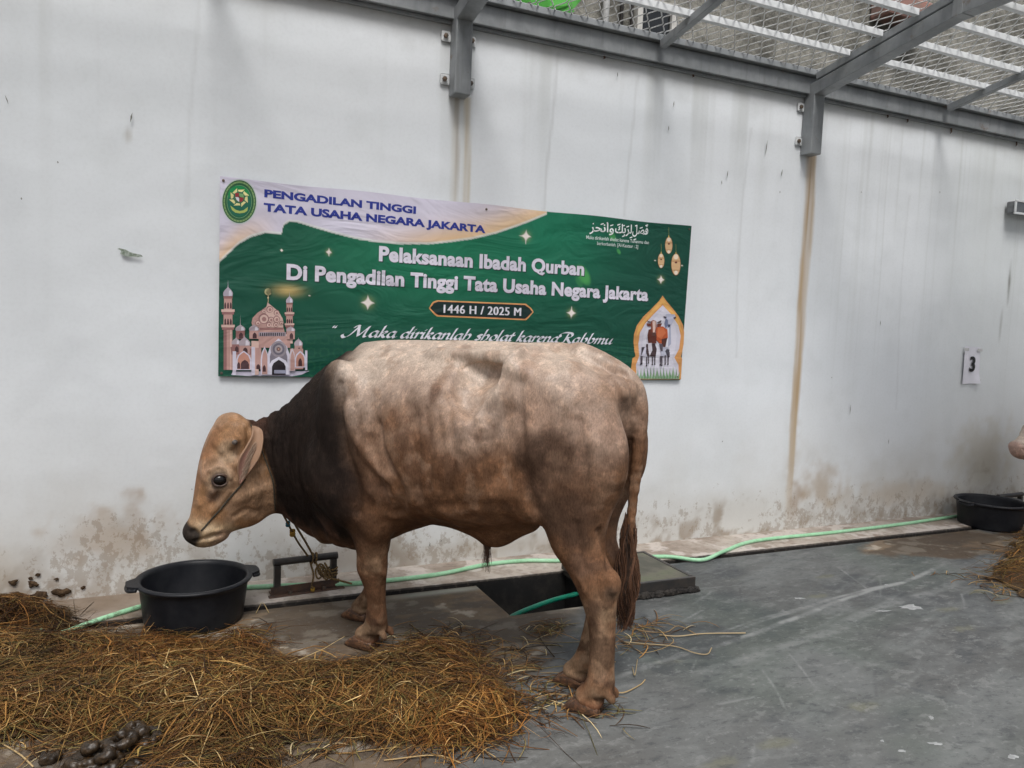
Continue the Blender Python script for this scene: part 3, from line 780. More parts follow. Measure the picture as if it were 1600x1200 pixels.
# hind legs: near (y>0) and far (a step ahead)
def leg(T, ytop, yh, hx, z0, z1):
    out = []
    for z, f, b, w in T:
        u = float(np.clip((z0 - z) / (z0 - z1), 0, 1)); out.append((z, f + hx * u, b + hx * u, ytop + (yh - ytop) * u, w))
    B.zloft(out, 0.025)
def hind(sgn, hx, yh, ytop):
    T = [(1.24, .09, -.03, .02), (1.16, .16, -.10, .065), (1.06, .20, -.150, .098), (.95, .215, -.160, .108), (.86, .205, -.140, .105), (.77, .185, -.105, .092), (.69, .150, -.090, .078), (.62, .118, -.096, .072), (.57, .080, -.120, .063),
         (.525, .043, -.146, .058), (.47, .008, -.146, .053), (.41, -.020, -.147, .045), (.34, -.042, -.147, .041), (.26, -.050, -.149, .040), (.18, -.048, -.152, .041), (.135, -.044, -.156, .046), (.105, -.040, -.150, .045), (.085, -.04, -.14, .040)]
    leg(T, ytop, yh, hx, .85, .10)
    k5 = (.85 - .51) / .75; y5 = ytop + (yh - ytop) * k5
    B.ell((-.125 + hx * k5, y5, .515), (.028, .028, .045), 0.03)
    B.cap((-.098 + hx, yh, .115), (-.042 + hx, yh, .060), .042, .038, 0.02)
    hoof(-.040 + hx, yh, 1.0); 
    for q in (-1, 1): B.ell((-.148 + hx, yh + q * .026, .088), (.020, .016, .026), 0.006, pitch=-.5)
HOOVES = []
def hoof(cx, yh, s_):
    """pastern and heel bulbs in the skin; the claws are set on below"""
    for q in (-1, 1):
        B.cap((cx - .046, yh + q * .023, .040), (cx + .000, yh + q * .021, .054), .022, .024, 0.012)
    B.cap((cx - .05, yh, .058), (cx + .006, yh, .062), .028, .030, 0.015)
    HOOVES.append((cx, yh, s_))
hind(1, 0.0, .163, .165); hind(-1, 0.115, -.027, -.14)
def fore(sgn, hx, yh, ytop, x0):
    T = [(.94, 1.10, .99, .02), (.87, 1.15, .94, .055), (.80, 1.17, .91, .072), (.70, 1.13, .885, .078), (.62, 1.085, .868, .072), (.55, 1.050, .868, .065), (.48, 1.032, .878, .058), (.43, 1.030, .884, .055), (.38, 1.032, .890, .054), (.335, 1.016, .898, .047),
         (.28, 1.0, .906, .040), (.22, .996, .909, .0385), (.16, 1.006, .908, .043), (.125, 1.014, .910, .046), (.10, 1.018, .915, .045), (.085, 1.015, .925, .040)]
    T = [(z_, f_ + x0, b_ + x0, w_) for z_, f_, b_, w_ in T]
    leg(T, ytop, yh, hx, .66, .06); hx = hx + x0
    B.cap((.965 + hx, yh, .112), (1.030 + hx, yh, .060), .043, .039, 0.02)
    hoof(1.035 + hx, yh, 1.05)
    for q in (-1, 1): B.ell((.912 + hx, yh + q * .028, .086), (.018, .015, .026), 0.006, pitch=-.5)
fore(1, 0.0, .066, .17, 0); fore(-1, 0.05, -.20, -.18, .160)
# tail
tp = [lp(*q) for q in ((905, 552), (940, 568), (972, 584), (992, 605), (1000, 635), (1000, 670), (996, 715), (991, 765), (986, 815), (981, 860))]
tr = [.045, .042, .034, .031, .030, .027, .023, .019, .017, .014]
tpp = spline(np.c_[np.array(tp), tr], 3)
for a_, b_ in zip(tpp[:-1], tpp[1:]): B.cap(a_[:3], b_[:3], a_[3], b_[3], 0.012)
# head
HY = -0.58
HA = b_local(np.array([.327, HY, .905])); hd = np.array([-.3285, 0, -.9445]); hf = np.array([-.9445, 0, .3285])
def vloc(v): return np.array([v[:2] @ BA, v[:2] @ BN, v[2]])
HD, HF = vloc(hd), vloc(hf); HQ = np.cross(HD, HF)               # HQ: sideways
if HQ @ np.array([0, 1.0, 0]) < 0: HQ = -HQ
def hp(t, s, q=0.0): return HA + HD * t + HF * s + HQ * q
B.aloft(HA, HD, HF, [(-.085, .05, -.06, .05), (-.06, .085, -.09, .085), (-.01, .119, -.12, .105), (.07, .126, -.15, .112), (.14, .122, -.17, .112), (.21, .112, -.17, .104), (.29, .096, -.155, .088), (.37, .079, -.125, .078), (.43, .071, -.100, .076), (.47, .067, -.092, .073), (.505, .052, -.075, .062), (.528, .015, -.035, .036)], 0.02, 2.4)
B.aloft(HA, HD, HF, [(-.02, -.06, -.15, .07), (.08, -.05, -.225, .082), (.16, -.05, -.262, .085), (.24, -.04, -.272, .078), (.31, -.02, -.257, .068), (.37, 0, -.22, .054), (.42, 0, -.135, .045), (.44, 0, -.10, .035)], 0.05, 2.2)
B.ell(hp(-.055, .055), (.06, .075, .042), 0.03, yaw=math.atan2(HF[1], HF[0]))          # poll tuft of bone
for q in (-1, 1):
    B.ell(hp(.188, .034, q * .088), (.050, .028, .042), 0.035, yaw=math.atan2(HF[1], HF[0]))    # brow and orbit
    B.ell(hp(.17, -.14, q * .062), (.085, .035, .10), 0.05, yaw=math.atan2(HF[1], HF[0]))         # cheek muscle
    B.cap(hp(.25, .02, q * .092), hp(.13, -.06, q * .098), .016, .02, 0.04)                       # cheek bone
    B.ell(hp(.10, -.03, q * .115), (.025, .025, .025), 0.03)
    B.ell(hp(.487, .036, q * .036), (.026, .02, .024), 0.02)                                       # nostril wing
    B.ell(hp(.492, .047, q * .043), (.013, .016, .009), 0.012, 'sub')
    B.cap(hp(.455, -.022, q * .072), hp(.405, -.052, q * .075), .0045, .004, 0.010, 'sub')           # corner of the mouth
    B.cap(hp(.02, .02, q * .10), hp(.01, .02, q * .125), .026, .020, 0.02)                          # horn base
B.ell(hp(.462, -.068), (.045, .05, .032), 0.03, yaw=math.atan2(HF[1], HF[0]))
B.ell(hp(.468, .018), (.062, .070, .052), 0.03, yaw=math.atan2(HF[1], HF[0]))
bv, bf = B.mesh()
del B

def vnormals(V, Q):
    n = np.cross(V[Q[:, 2]] - V[Q[:, 0]], V[Q[:, 3]] - V[Q[:, 1]]); N = np.zeros_like(V)
    for j in range(4): np.add.at(N, Q[:, j], n)
    return N / (np.linalg.norm(N, axis=1)[:, None] + 1e-12)
def relax(V, Q, it=2, a=0.5):
    for _ in range(it):
        S = np.zeros_like(V); c = np.zeros(len(V))
        for j in range(4):
            k = (j + 1) % 4; np.add.at(S, Q[:, j], V[Q[:, k]]); np.add.at(S, Q[:, k], V[Q[:, j]]); np.add.at(c, Q[:, j], 1); np.add.at(c, Q[:, k], 1)
        V = V + a * (S / c[:, None] - V)
    return V
bv = relax(bv, bf, 2, 0.45)
bn = vnormals(bv, bf)
from mathutils.bvhtree import BVHTree
_w0 = b_world(bv); bvh0 = BVHTree.FromPolygons([tuple(v) for v in _w0], [tuple(int(i) for i in q) for q in bf])
def skin(px, py):
    h = bvh0.ray_cast(Vector(EYE), Vector(ray(px, py)).normalized())
    return None if h[0] is None else (b_local(np.array(h[0])), vloc(np.array(h[1])))
disp = np.zeros(len(bv))
def stroke(pts, h, w, mirror=True):
    """raise (h>0) or sink the skin along a line drawn over the near flank, and alike on the far one"""
    P = [skin(*p) for p in (spline(pts, 12) if len(pts) > 1 else np.array(pts, float))]; P = [p for p in P if p is not None]
    if not P: return
    C0 = np.array([p[0] for p in P]); N0 = np.array([p[1] for p in P])
    for sg in ((1, -1) if mirror else (1,)):
        C = C0 * np.array([1, sg, 1]); Nn = N0 * np.array([1, sg, 1])
        near = np.where(((bv > C.min(0) - 2.6 * w) & (bv < C.max(0) + 2.6 * w)).all(1))[0]
        if not len(near): continue
        v_, n_ = bv[near], bn[near]; best = np.full(len(near), 9.0)
        for c, nn in zip(C, Nn):
            d = ((v_ - c) ** 2).sum(1); best = np.minimum(best, np.where(n_ @ nn > .1, d, 9.0))
        disp[near] += h * np.exp(-best / w ** 2)
# pelvis and flank
stroke([(818, 549), (800, 560), (794, 572), (789, 596), (771, 625), (748, 655)], 0.0240, .022)
stroke([(712, 552), (750, 551), (790, 552)], 0.0120, .018)
stroke([(728, 572), (752, 576), (784, 581)], -.030, .034); stroke([(735, 600), (762, 600)], -0.0180, .030)
stroke([(700, 612), (712, 640), (722, 668), (726, 700)], 0.0150, .030)
stroke([(812, 600), (812, 660), (817, 730), (832, 795)], -0.0180, .032)
stroke([(850, 600), (900, 640), (925, 690)], 0.0150, .050); stroke([(955, 640), (968, 690), (962, 750)], 0.0120, .035)
stroke([(905, 660), (915, 730), (918, 790)], -0.0105, .022)
stroke([(955, 592), (968, 602), (975, 616)], 0.0195, .020); stroke([(975, 584), (988, 605), (992, 650)], -0.0150, .014)
stroke([(868, 545), (905, 560), (940, 585)], -0.0090, .025)
# shoulder and arm
stroke([(541, 640), (552, 675), (575, 712), (605, 745)], 0.0180, .026); stroke([(560, 590), (556, 640)], 0.0120, .035)
stroke([(592, 665), (600, 713), (625, 765), (626, 800)], -0.0195, .022); stroke([(531, 600), (536, 687), (556, 752), (560, 800)], -0.0195, .022)
stroke([(640, 640), (648, 720), (655, 780)], -0.0090, .030); stroke([(585, 770), (600, 800)], 0.0150, .030); stroke([(618, 806)], 0.0150, .024)
for i_, xx in enumerate((655, 672, 690, 708)): stroke([(xx - 6, 640), (xx, 700), (xx - 4, 765)], -0.0067, .013)
for q_ in ((604, 752, 618, 790), (610, 748, 625, 780), (598, 760, 612, 800)): stroke([(q_[0], q_[1]), (q_[2], q_[3])], -0.0060, .008, False)
# legs: tendons, knees, hocks
stroke([(936, 830), (946, 862), (952, 890)], -0.0140, .013, False); stroke([(900, 820), (905, 860), (915, 890)], -0.0084, .020, False)
stroke([(955, 905), (957, 922)], 0.0140, .016, False); stroke([(907, 905), (915, 925)], 0.0098, .016, False); stroke([(932, 900), (935, 935)], -0.0084, .016, False)
stroke([(946, 955), (945, 1000), (945, 1050)], -0.0084, .009, False); stroke([(932, 960), (932, 1040)], 0.0042, .012, False); stroke([(940, 1068)], 0.0084, .018, False)
stroke([(588, 880), (592, 892), (600, 898)], 0.0112, .018, False); stroke([(597, 915), (596, 945), (596, 958)], -0.0070, .009, False); stroke([(600, 830), (602, 858)], -0.0070, .014, False); stroke([(606, 893)], 0.0084, .014, False); stroke([(592, 972)], 0.0070, .014, False)
# belly edge, sheath
stroke([(690, 800), (740, 815), (800, 815)], .006, .03, False); stroke([(650, 800), (700, 790), (800, 790)], -.005, .025, False)
# head: brow, cheek bone, tear hollow, jaw muscle, nostril, lips
stroke([(328, 736), (342, 729), (355, 735), (360, 746)], 0.0124, .011, False); stroke([(358, 768), (345, 784), (332, 800)], 0.0093, .013, False); stroke([(340, 772), (330, 788)], -0.0109, .012, False)
stroke([(372, 780), (395, 770), (412, 765)], 0.0109, .030, False); stroke([(368, 806), (385, 796), (398, 800)], -0.0093, .014, False); stroke([(402, 745), (412, 775), (406, 806)], -0.0062, .014, False)
stroke([(330, 700), (345, 715)], -0.0093, .016, False); stroke([(318, 712), (316, 750), (312, 790)], 0.0062, .012, False)
stroke([(297, 831), (303, 829), (308, 833)], -0.0186, .009, False); stroke([(312, 822), (308, 838)], 0.0093, .010, False)
stroke([(303, 846), (315, 843), (330, 838), (345, 835)], -0.0109, .007, False); stroke([(322, 832), (335, 828)], 0.0124, .016, False); stroke([(325, 846), (335, 843)], 0.0078, .010, False)
stroke([(385, 690), (392, 705)], -0.0093, .016, False)
stroke([(335, 668), (345, 676), (352, 672)], -.005, .010, False); stroke([(372, 690), (376, 720), (370, 745)], -.008, .014, False); stroke([(322, 725), (330, 715), (345, 705)], .005, .014, False)
stroke([(360, 700), (365, 690), (360, 680), (353, 690)], .006, .010, False); stroke([(378, 665), (384, 690), (384, 715)], .006, .012, False)
for k_ in range(4): stroke([(393 + 6 * k_, 655 - 3 * k_), (401 + 6 * k_, 690 - 2 * k_), (412 + 5 * k_, 730)], -.0075, .007, False)
bv = bv + bn * disp[:, None]; bv = relax(bv, bf, 1, 0.35); bn = vnormals(bv, bf)
x, y, z = bv.T; ay = np.abs(y)
# distance along the neck, 0 at the withers, 1 at the poll (path of the neck in the level plane)
neck_a, neck_b = b_local(np.array([.80, -.745, 0]))[:2], b_local(np.array([.38, -.57, 0]))[:2]
nd = neck_b - neck_a; tn = ((bv[:, :2] - neck_a) @ nd) / (nd @ nd)
hs = (bv - HA) @ HF; ht = (bv - HA) @ HD; hq = (bv - HA) @ HQ
is_head = (sst(0.90, 1.02, tn + 0.0 * z)) * (ht < 0.56) * (ht > -0.2) * (hs > -.30)
w_neck = sst(0.05, 0.3, tn) * sst(1.06, 0.92, tn)
# skin folds: across the neck, on the dewlap, above the elbow; ribs very faint
fold = np.sin(tn * 58 + z * 5 + 3.0 * fbm(bv * 4, 3)) ; fold = np.minimum(fold, 0.25) * (0.3 + 0.7 * fbm(bv * 7, 5))
fw = w_neck * sst(0.60, 0.85, z) * (0.25 + 0.75 * sst(0.45, 0.92, tn))
bv = bv + bn * (fold * 0.0105 * fw)[:, None]
dew = np.sin(x * 62 + 3 * fbm(bv * 7, 9)); bv = bv + bn * (np.minimum(dew, .3) * 0.005 * sst(.58, .46, z) * sst(1.12, 1.22, x) * sst(1.5, 1.35, x))[:, None]
ribs = np.sin((x + 0.22 * z) * 62) * sst(.55, .68, x) * sst(1.0, .88, x) * sst(.65, .8, z) * sst(1.3, 1.15, z)
bv = bv + bn * (ribs * 0.0016)[:, None]
bv = bv + bn * ((fbm(bv * 11, 21, 3) - 0.5) * 0.007 * (1 - is_head * 0.6))[:, None]
bv[:, 2] = np.maximum(bv[:, 2], 0.0)

def coat_colors(V):
    x, y, z = V.T
    def mixc(c, m, col): return c * (1 - m[:, None]) + np.array(col) * m[:, None]
    n1 = fbm(V * 3.2, 31, 4); n2 = fbm(V * 9, 41, 4); n3 = fbm(V * 30, 51, 3)
    c = np.tile(np.array([.175, .090, .049]), (len(V), 1))
    ns = fbm(np.stack([x * 7, y * 7, z * 3.2], -1), 71, 4); nh = fbm(V * 17, 73, 4)
    zz = z + (n1 - .5) * .5 + .10 * sst(.75, 1.0, x) * sst(1.15, 1.0, x)
    c = mixc(c, .92 * sst(.92, 1.26, zz - .02 * sst(.45, .15, x)), (.47, .355, .28))                                    # pale back and shoulder
    c = mixc(c, .55 * sst(1.20, 1.36, zz), (.60, .50, .41))
    c = mixc(c, .55 * sst(.50, .66, ns) * sst(.62, .8, z), (.28, .178, .122))
    c = mixc(c, .60 * sst(.50, .66, n2) * sst(1.28, .95, z) * sst(.55, .75, z), (.092, .044, .024))
    c = mixc(c, .45 * sst(.54, .68, nh) * sst(.6, .8, z), (.30, .19, .125))
    c = mixc(c, .45 * sst(.46, .34, nh) * sst(1.35, 1.0, z), (.10, .055, .034))
    c = mixc(c, .50 * sst(.45, .62, n1) * sst(.35, .2, x) * sst(.9, 1.1, z), (.33, .21, .15))
    c = mixc(c, .6 * sst(.78, .5, z) * sst(.3, .7, x), (.100, .054, .032))                         # belly and arms browner
    # hindquarters: smoky patches
    def blob(cx, cz, rx, rz, f, col, yy=0.05, nz=1.3):
        nonlocal c
        d = np.sqrt(((x - cx) / rx) ** 2 + ((z - cz) / rz) ** 2) + (n2 - .5) * nz
        c = mixc(c, f * sst(1.15, .35, d) * (np.abs(y) > yy), col)
    blob(.10, 1.01, .14, .11, .95, (.045, .028, .020)); blob(.08, .99, .05, .035, .6, (.25, .16, .11)); blob(.16, .90, .07, .12, .75, (.075, .045, .032))
    blob(.03, .77, .12, .14, .9, (.050, .030, .021)); blob(.02, .90, .2, .25, .55, (.115, .066, .043)); blob(.12, .74, .06, .10, .5, (.10, .06, .04)); blob(.24, 1.12, .10, .10, .35, (.17, .10, .065))
    blob(-.05, .58, .10, .06, .5, (.10, .065, .05)); blob(-.08, .42, .09, .05, .65, (.10, .065, .045)); blob(-.13, .50, .04, .05, .7, (.07, .05, .04))
    blob(-.10, .27, .05, .16, .55, (.27, .185, .12)); blob(-.06, .33, .03, .06, .5, (.09, .052, .033)); blob(-.13, .16, .03, .04, .5, (.10, .06, .04)); blob(.60, 1.19, .035, .06, .75, (.12, .07, .05)); blob(.74, 1.2, .03, .04, .3, (.2, .13, .1))
    blob(.70, .62, .12, .06, .5, (.08, .045, .03))
    c = mixc(c, .75 * sst(.55, .35, z) * sst(.44, .60, n2), (.27, .18, .11)); c = mixc(c, .6 * sst(.55, .35, z) * sst(.46, .36, nh), (.075, .043, .028))
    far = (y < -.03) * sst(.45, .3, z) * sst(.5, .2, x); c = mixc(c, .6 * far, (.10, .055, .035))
    # black neck and brisket with a soft hind edge behind the shoulder
    tn = ((V[:, :2] - neck_a) @ nd) / (nd @ nd)
    edge = x - np.interp(z, [.4, .79, 1.06, 1.3], [1.04, .965, .985, 1.15]) + (n1 - .5) * .12
    dk = sst(-.11, .07, edge + (n2 - .5) * .10) * sst(.40, .52, z + (n2 - .5) * .12) 
    c = mixc(c, .96 * dk, (.012, .010, .0095))
    c = mixc(c, .45 * dk * sst(.68, .90, tn + (n1 - .5) * .25) * sst(.72, .95, z), (.11, .055, .038))   # rusty towards the poll
    c = mixc(c, .5 * dk * sst(.62, .5, z) * sst(.42, .6, n2), (.17, .09, .06))
    c = mixc(c, .30 * dk * sst(.52, .66, n2) * sst(.9, .7, z), (.055, .035, .026))
    # head
    hs = (V - HA) @ HF; ht = (V - HA) @ HD; hq = np.abs((V - HA) @ HQ)
    W = b_world(V); lx = np.array([at_wall(px_, py_, -.66) for px_, py_ in ((431, 800), (430, 784), (426, 750), (416, 721), (405, 687), (392, 664), (385, 640))])
    hm = sst(.012, -.012, W[:, 0] - np.interp(W[:, 2], lx[:, 2], lx[:, 0]) + (n2 - .5) * .02) * (ht < .6) * (tn > .6)
    hc = np.tile(np.array([.275, .15, .075]), (len(V), 1))
    hc = mixc(hc, .75 * sst(.07, .10, hs + (n2 - .5) * .03) * sst(-.12, 0, ht), (.27, .135, .07))      # darker ridge of the face
    hc = mixc(hc, .6 * sst(-.02, -.10, ht), (.34, .18, .085))
    hc = mixc(hc, .45 * sst(.45, .62, n2), (.40, .27, .18))
    hc = mixc(hc, .55 * sst(-.05, -.16, hs) * sst(.40, .6, n1), (.24, .135, .085))
    def hb(t, s_, r1, r2, f, col, nz=.6):
        nonlocal hc
        d = np.sqrt(((ht - t) / r1) ** 2 + ((hs - s_) / r2) ** 2) + (n2 - .5) * nz; hc = mixc(hc, f * sst(1.1, .5, d) * (hq > .03), col)
    hb(.195, .022, .08, .065, .8, (.47, .345, .235)); hb(.265, .02, .05, .035, .7, (.16, .11, .085)); hb(.197, .020, .052, .052, .9, (.03, .019, .014), .3)
    hb(.07, .03, .07, .05, .5, (.44, .33, .22))
    hc = mixc(hc, .85 * sst(.365, .42, ht + (n2 - .5) * .05) * sst(.12, -.02, hs - .0) , (.47, .35, .215))   # mealy muzzle
    hc = mixc(hc, .6 * sst(.40, .43, ht) * sst(-.03, -.08, hs), (.38, .24, .17))
    hc = mixc(hc, .97 * sst(.425, .452, ht + .25 * (hs - .05) + (n2 - .5) * .02) * sst(-.006, .018, hs), (.022, .019, .018))     # nose leather
    c = c * (1 - hm[:, None]) + hc * hm[:, None]
    # hooves and coronets
    hz = sst(.062, .040, z + (n2 - .5) * .015); c = mixc(c, .95 * hz, (.135, .062, .034)); c = mixc(c, hz * sst(.46, .6, n2) * .8, (.045, .03, .022))
    # tail darkens
    tl = sst(-.20, -.225, x) * sst(1.15, .75, z); c = mixc(c, .7 * tl, (.16, .09, .06))
    return c * (0.70 + 0.60 * n3)[:, None]

def m_hide(name):
    k = NT(name, 0.68, 0.07)
    v = k.obj()
    hair = k.noise(k.scale(v, (60, 60, 20)), 3.0, 3, 0.7); mott = k.noise(v, 26, 4, 0.75)
    col = k.mix(k.mul(k.step(hair, 0.35, 0.7), 0.32), k.attr('Coat'), (0.0, 0.0, 0.0))
    col = k.mix(k.mul(k.step(mott, 0.48, 0.72), 0.75), col, k.mix(1.0, col, (1.65, 1.6, 1.55), 'MULTIPLY'))
    wr = k.noise(k.scale(v, (46, 46, 5)), 1.0, 3, 0.6, 0.5)
    k.bump(k.math('ADD', k.mul(hair, 0.35), k.mul(wr, k.attr('Fold', 'Fac'), 7.0)), 0.45, 0.005)
    sep_ = k.n.new('ShaderNodeRGBToBW'); k.l.new(k.attr('Coat'), sep_.inputs[0]); k.l.new(k.math('ADD', k.mul(k.step(sep_.outputs[0], .05, .35), .34), .05), k.b.inputs['Specular IOR Level']); k.l.new(k.math('SUBTRACT', .66, k.mul(k.step(sep_.outputs[0], .08, .35), .20)), k.b.inputs['Roughness'])
    return k.out(col)
M['hide'] = m_hide('short_hide')
M['eye'] = m_plain('dark_eye', (0.006, 0.005, 0.005), (0.012, 0.009, 0.008), 0.16, 10, spec=0.35, bump=0)
M['horn'] = m_plain('horn', (0.06, 0.05, 0.045), (0.16, 0.13, 0.11), 0.5, 60, bump=0.3)

bvw = b_world(bv)
BULL_POS = np.array([1.2, -1.35, 0.0])
bull = mesh_obj('bull', bvw - BULL_POS, bf, M['hide'], smooth=True)
bull.location = BULL_POS
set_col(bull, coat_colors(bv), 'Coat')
fa_ = bull.data.attributes.new('Fold', 'FLOAT', 'POINT'); fa_.data.foreach_set('value', np.clip(w_neck * sst(.5, .7, z) + .12, 0, 1).astype(np.float32))
tag(bull, 'brown bull with black neck and pale back, head lowered over the black tub', 'bull')

bvh = BVHTree.FromPolygons([tuple(v) for v in bvw], [tuple(int(i) for i in q) for q in bf])
def on_bull(px, py, off=0.004):
    d = Vector(ray(px, py)).normalized(); h = bvh.ray_cast(Vector(EYE), d)
    if h[0] is None: return None
    return np.array(h[0] + h[1] * off)
# eyes
def hw(t, s, q): return b_world(hp(t, s, q))
for q in (1, -1):
    V, F = lathe([(0.0001, -1)] + [(math.cos(a), math.sin(a)) for a in np.linspace(-1.4, 1.4, 13)] + [(0.0001, 1)], 20)
    d3 = (b_world(hp(0, 0, 1)) - b_world(hp(0, 0, 0))) * q
    src = hw(.195, .020, q * .30); hit = bvh.ray_cast(Vector(src), Vector(-d3)); c = np.array(hit[0]) - d3 * .006
    R3 = np.stack([b_world(hp(1, 0, 0)) - b_world(hp(0, 0, 0)), b_world(hp(0, 1, 0)) - b_world(hp(0, 0, 0)), d3], 1)
    V = np.array(V); V[:, [0, 1, 2]] = V[:, [0, 1, 2]] * np.array([.025, .030, .0185]); V[:, 0] += .12 * V[:, 1]; V = (R3 @ V.T).T + c
    e = mesh_obj('eye', list(V), F, M['eye'], bull, smooth=True)
    pts = []
    for a in np.linspace(0, 2 * math.pi, 29):
        loc = np.array([.027 * math.cos(a) + .12 * .032 * math.sin(a), .032 * math.sin(a), .0095 - .006 * abs(math.sin(a))]); pts.append(c + R3 @ loc)
    V, F = tube(pts, 0.0058, 8, cap=False)
    mesh_obj('eyelid', list(V), F, m_plain('eyelid_skin', (0.045, 0.028, 0.022), (0.10, 0.06, 0.042), 0.5, 50), e, smooth=True)
    # horn bud
    c0, c1, c2 = hw(.015, .022, q * .115), hw(.012, .022, q * .140), hw(.008, .023, q * .152)
    V, F = tube(spline([c0, c1, c2], 4), np.linspace(.017, .009, 9), 10); mesh_obj('horn', list(V), F, M['horn'], bull, smooth=True)
# hooves: two horn claws to each foot
def m_hoof():
    k = NT('hoof_horn', 0.42, 0.4); v = k.obj(); n = k.noise(k.scale(v, (30, 30, 90)), 1.0, 4, .65); f = k.noise(v, 70, 4, .7)
    c = k.mix(k.step(n, .38, .66), (.075, .036, .020), (.17, .085, .042)); c = k.mix(k.mul(k.step(f, .44, .62), .8), c, (.035, .022, .016)); k.bump(n, .5, .004); return k.out(c)
M['hoof'] = m_hoof()
def claw(cx, yh, q, s_):
    secs = [(-.066, .026, .018, .006), (-.060, .045, .023, .001), (-.040, .055, .0265, .0), (-.010, .063, .028, .0), (.018, .060, .0275, .0), (.040, .046, .0245, .0), (.060, .031, .020, .0), (.074, .019, .014, .0), (.081, .010, .007, .001)]
    V, F, k = [], [], 12
    for x_, h_, w_, b_ in secs:
        inn = q * max(.0245 - .10 * max(x_, 0), .0165)
        for j in range(k):
            a_ = 2 * math.pi * j / k; cy_, sz_ = math.cos(a_), math.sin(a_)
            yy = w_ * (abs(cy_) ** .75) * (1 if cy_ > 0 else -1); zz = b_ + (h_ - b_) * (.5 + .5 * (abs(sz_) ** .7) * (1 if sz_ > 0 else -1))
            yy *= 1.0 - .28 * (zz / .063); V.append((cx + x_ * s_, yh + inn + yy * s_ * .93, zz * s_))
    n_ = len(secs)
    for i in range(n_ - 1):
        for j in range(k): F.append((i * k + j, i * k + (j + 1) % k, (i + 1) * k + (j + 1) % k, (i + 1) * k + j))
    F += [tuple(range(k))[::-1], tuple(range((n_ - 1) * k, n_ * k))]
    return mesh_obj('hoof_claw', list(b_world(np.array(V))), F, M['hoof'], bull, smooth=True)
for cx_, yh_, s_ in HOOVES:
    for q in (-1, 1): claw(cx_, yh_, q, s_)
# tail switch and sheath hair: strands
def strands(root_fn, n, seg, width, col_fn):
    V, F, Cc = [], [], []
    for i in range(n):
        P = root_fn(i); k = 3; r = width * np.linspace(1, .35, len(P))
        v, f = tube(P, r, k, cap=False); b = len(V); V += list(v); F += [tuple(j + b for j in t) for t in f]; Cc += [col_fn(i)] * len(v)
    return V, F, np.array(Cc)
def m_hair():
    k = NT('coarse_hair', 0.5, 0.35); return k.out(k.attr('Col'))
M['hair'] = m_hair()
# ears: cupped leaves hanging beside the head
def m_ear():
    k = NT('ear_skin', 0.6, 0.3); v = k.obj(); n = k.noise(v, 40, 4)
    return k.out(k.mix(k.mul(k.step(n, .35, .7), .4), k.attr('Col'), (0.3, 0.2, 0.15)))
M['ear'] = m_ear()
def make_ear(q):
    # centre line: (t, s, side), half width
    cl = [(-.075, -.040, .080, .010), (-.07, -.052, .105, .020), (-.04, -.062, .124, .026), (.01, -.062, .137, .036), (.06, -.058, .141, .042), (.11, -.058, .136, .032), (.15, -.062, .130, .017), (.188, -.066, .122, .003)]
    C = spline(cl, 5); n = len(C); kx = 13
    V, col = [], []
    for i, (t, s, si, w) in enumerate(C):
        u = i / (n - 1)
        for j in range(kx):
            a = -1 + 2 * j / (kx - 1)
            cup = 0.75 * w * (a * a) * (1.0 - 0.4 * u)                       # edges curl outwards from the head
            fold = 0.25 * w * (1 - abs(a)) * sst(.4, .1, u)
            V.append(hw(t + 0.25 * w * a, s + w * a * 0.95, q * (si + cup + fold)))
            rim = max(sst(.78, .95, abs(a)), sst(.0, -.35, a) * sst(.9, .75, u)); up = sst(.50, .40, u)
            base = np.array([.46, .25, .20]); tan = np.array([.33, .20, .125])
            base = base * (1 - .45 * sst(.35, 0, abs(a - .15)))
            col.append(base * (1 - max(rim, up)) + tan * max(rim, up))
    F = [(i * kx + j, i * kx + j + 1, (i + 1) * kx + j + 1, (i + 1) * kx + j) for i in range(n - 1) for j in range(kx - 1)]
    o = mesh_obj('ear', V, F, M['ear'], bull, smooth=True); set_col(o, np.array(col))
    sm = o.modifiers.new('thick', 'SOLIDIFY'); sm.thickness = 0.007; sm.offset = 0
    return o
for q in (1, -1):
    ear_o = make_ear(q)
    def eroot(i):
        u_ = rng.random(); t0, s0 = -.02 + .15 * u_, -.052 - .02 * rng.random() - .012 * rng.random() * u_; l_ = .03 + .03 * rng.random(); us = np.linspace(0, 1, 5)
        return np.array([hw(t0 + l_ * v_ * .9, s0 + l_ * (rng.random() * .1 + .15) * v_, q * (.146 + .010 * v_ + .004 * math.sin(i))) for v_ in us])
    V_, F_, C_ = strands(eroot, 90, 4, .0011, lambda i: np.array([.46, .34, .25]) * (0.6 + .7 * rng.random()))
    o_ = mesh_obj('ear_hair', V_, F_, M['hair'], ear_o, smooth=True); set_col(o_, C_)
T0 = np.array([lp(*q) for q in ((985, 800), (982, 840), (980, 880), (979, 915), (978, 950), (976, 985))])
def troot(i):
    r = rng.random(); a = rng.random() * 6.283; u0 = 0.0 + 0.5 * rng.random(); u1 = 0.72 + 0.28 * rng.random()
    us = np.linspace(u0, u1, 7); rad = np.sqrt(r) * np.array([0.012 + 0.030 * math.sin(math.pi * min(1, u * 1.02) ** 1.1) + .010 * u for u in us])
    P = spline(T0, 6); P = np.stack([np.interp(us, np.linspace(0, 1, len(P)), P[:, j]) for j in range(3)], 1)
    wob = 0.008 * np.sin(us * 14 + a * 3)
    P[:, 0] += rad * math.cos(a) + wob; P[:, 1] += rad * math.sin(a) * .8 + wob
    return b_world(P)
V, F, Cc = strands(troot, 900, 6, .0017, lambda i: np.array([.125, .062, .036]) * (0.5 + .9 * rng.random()) if rng.random() > .3 else np.array([.04, .025, .018]))
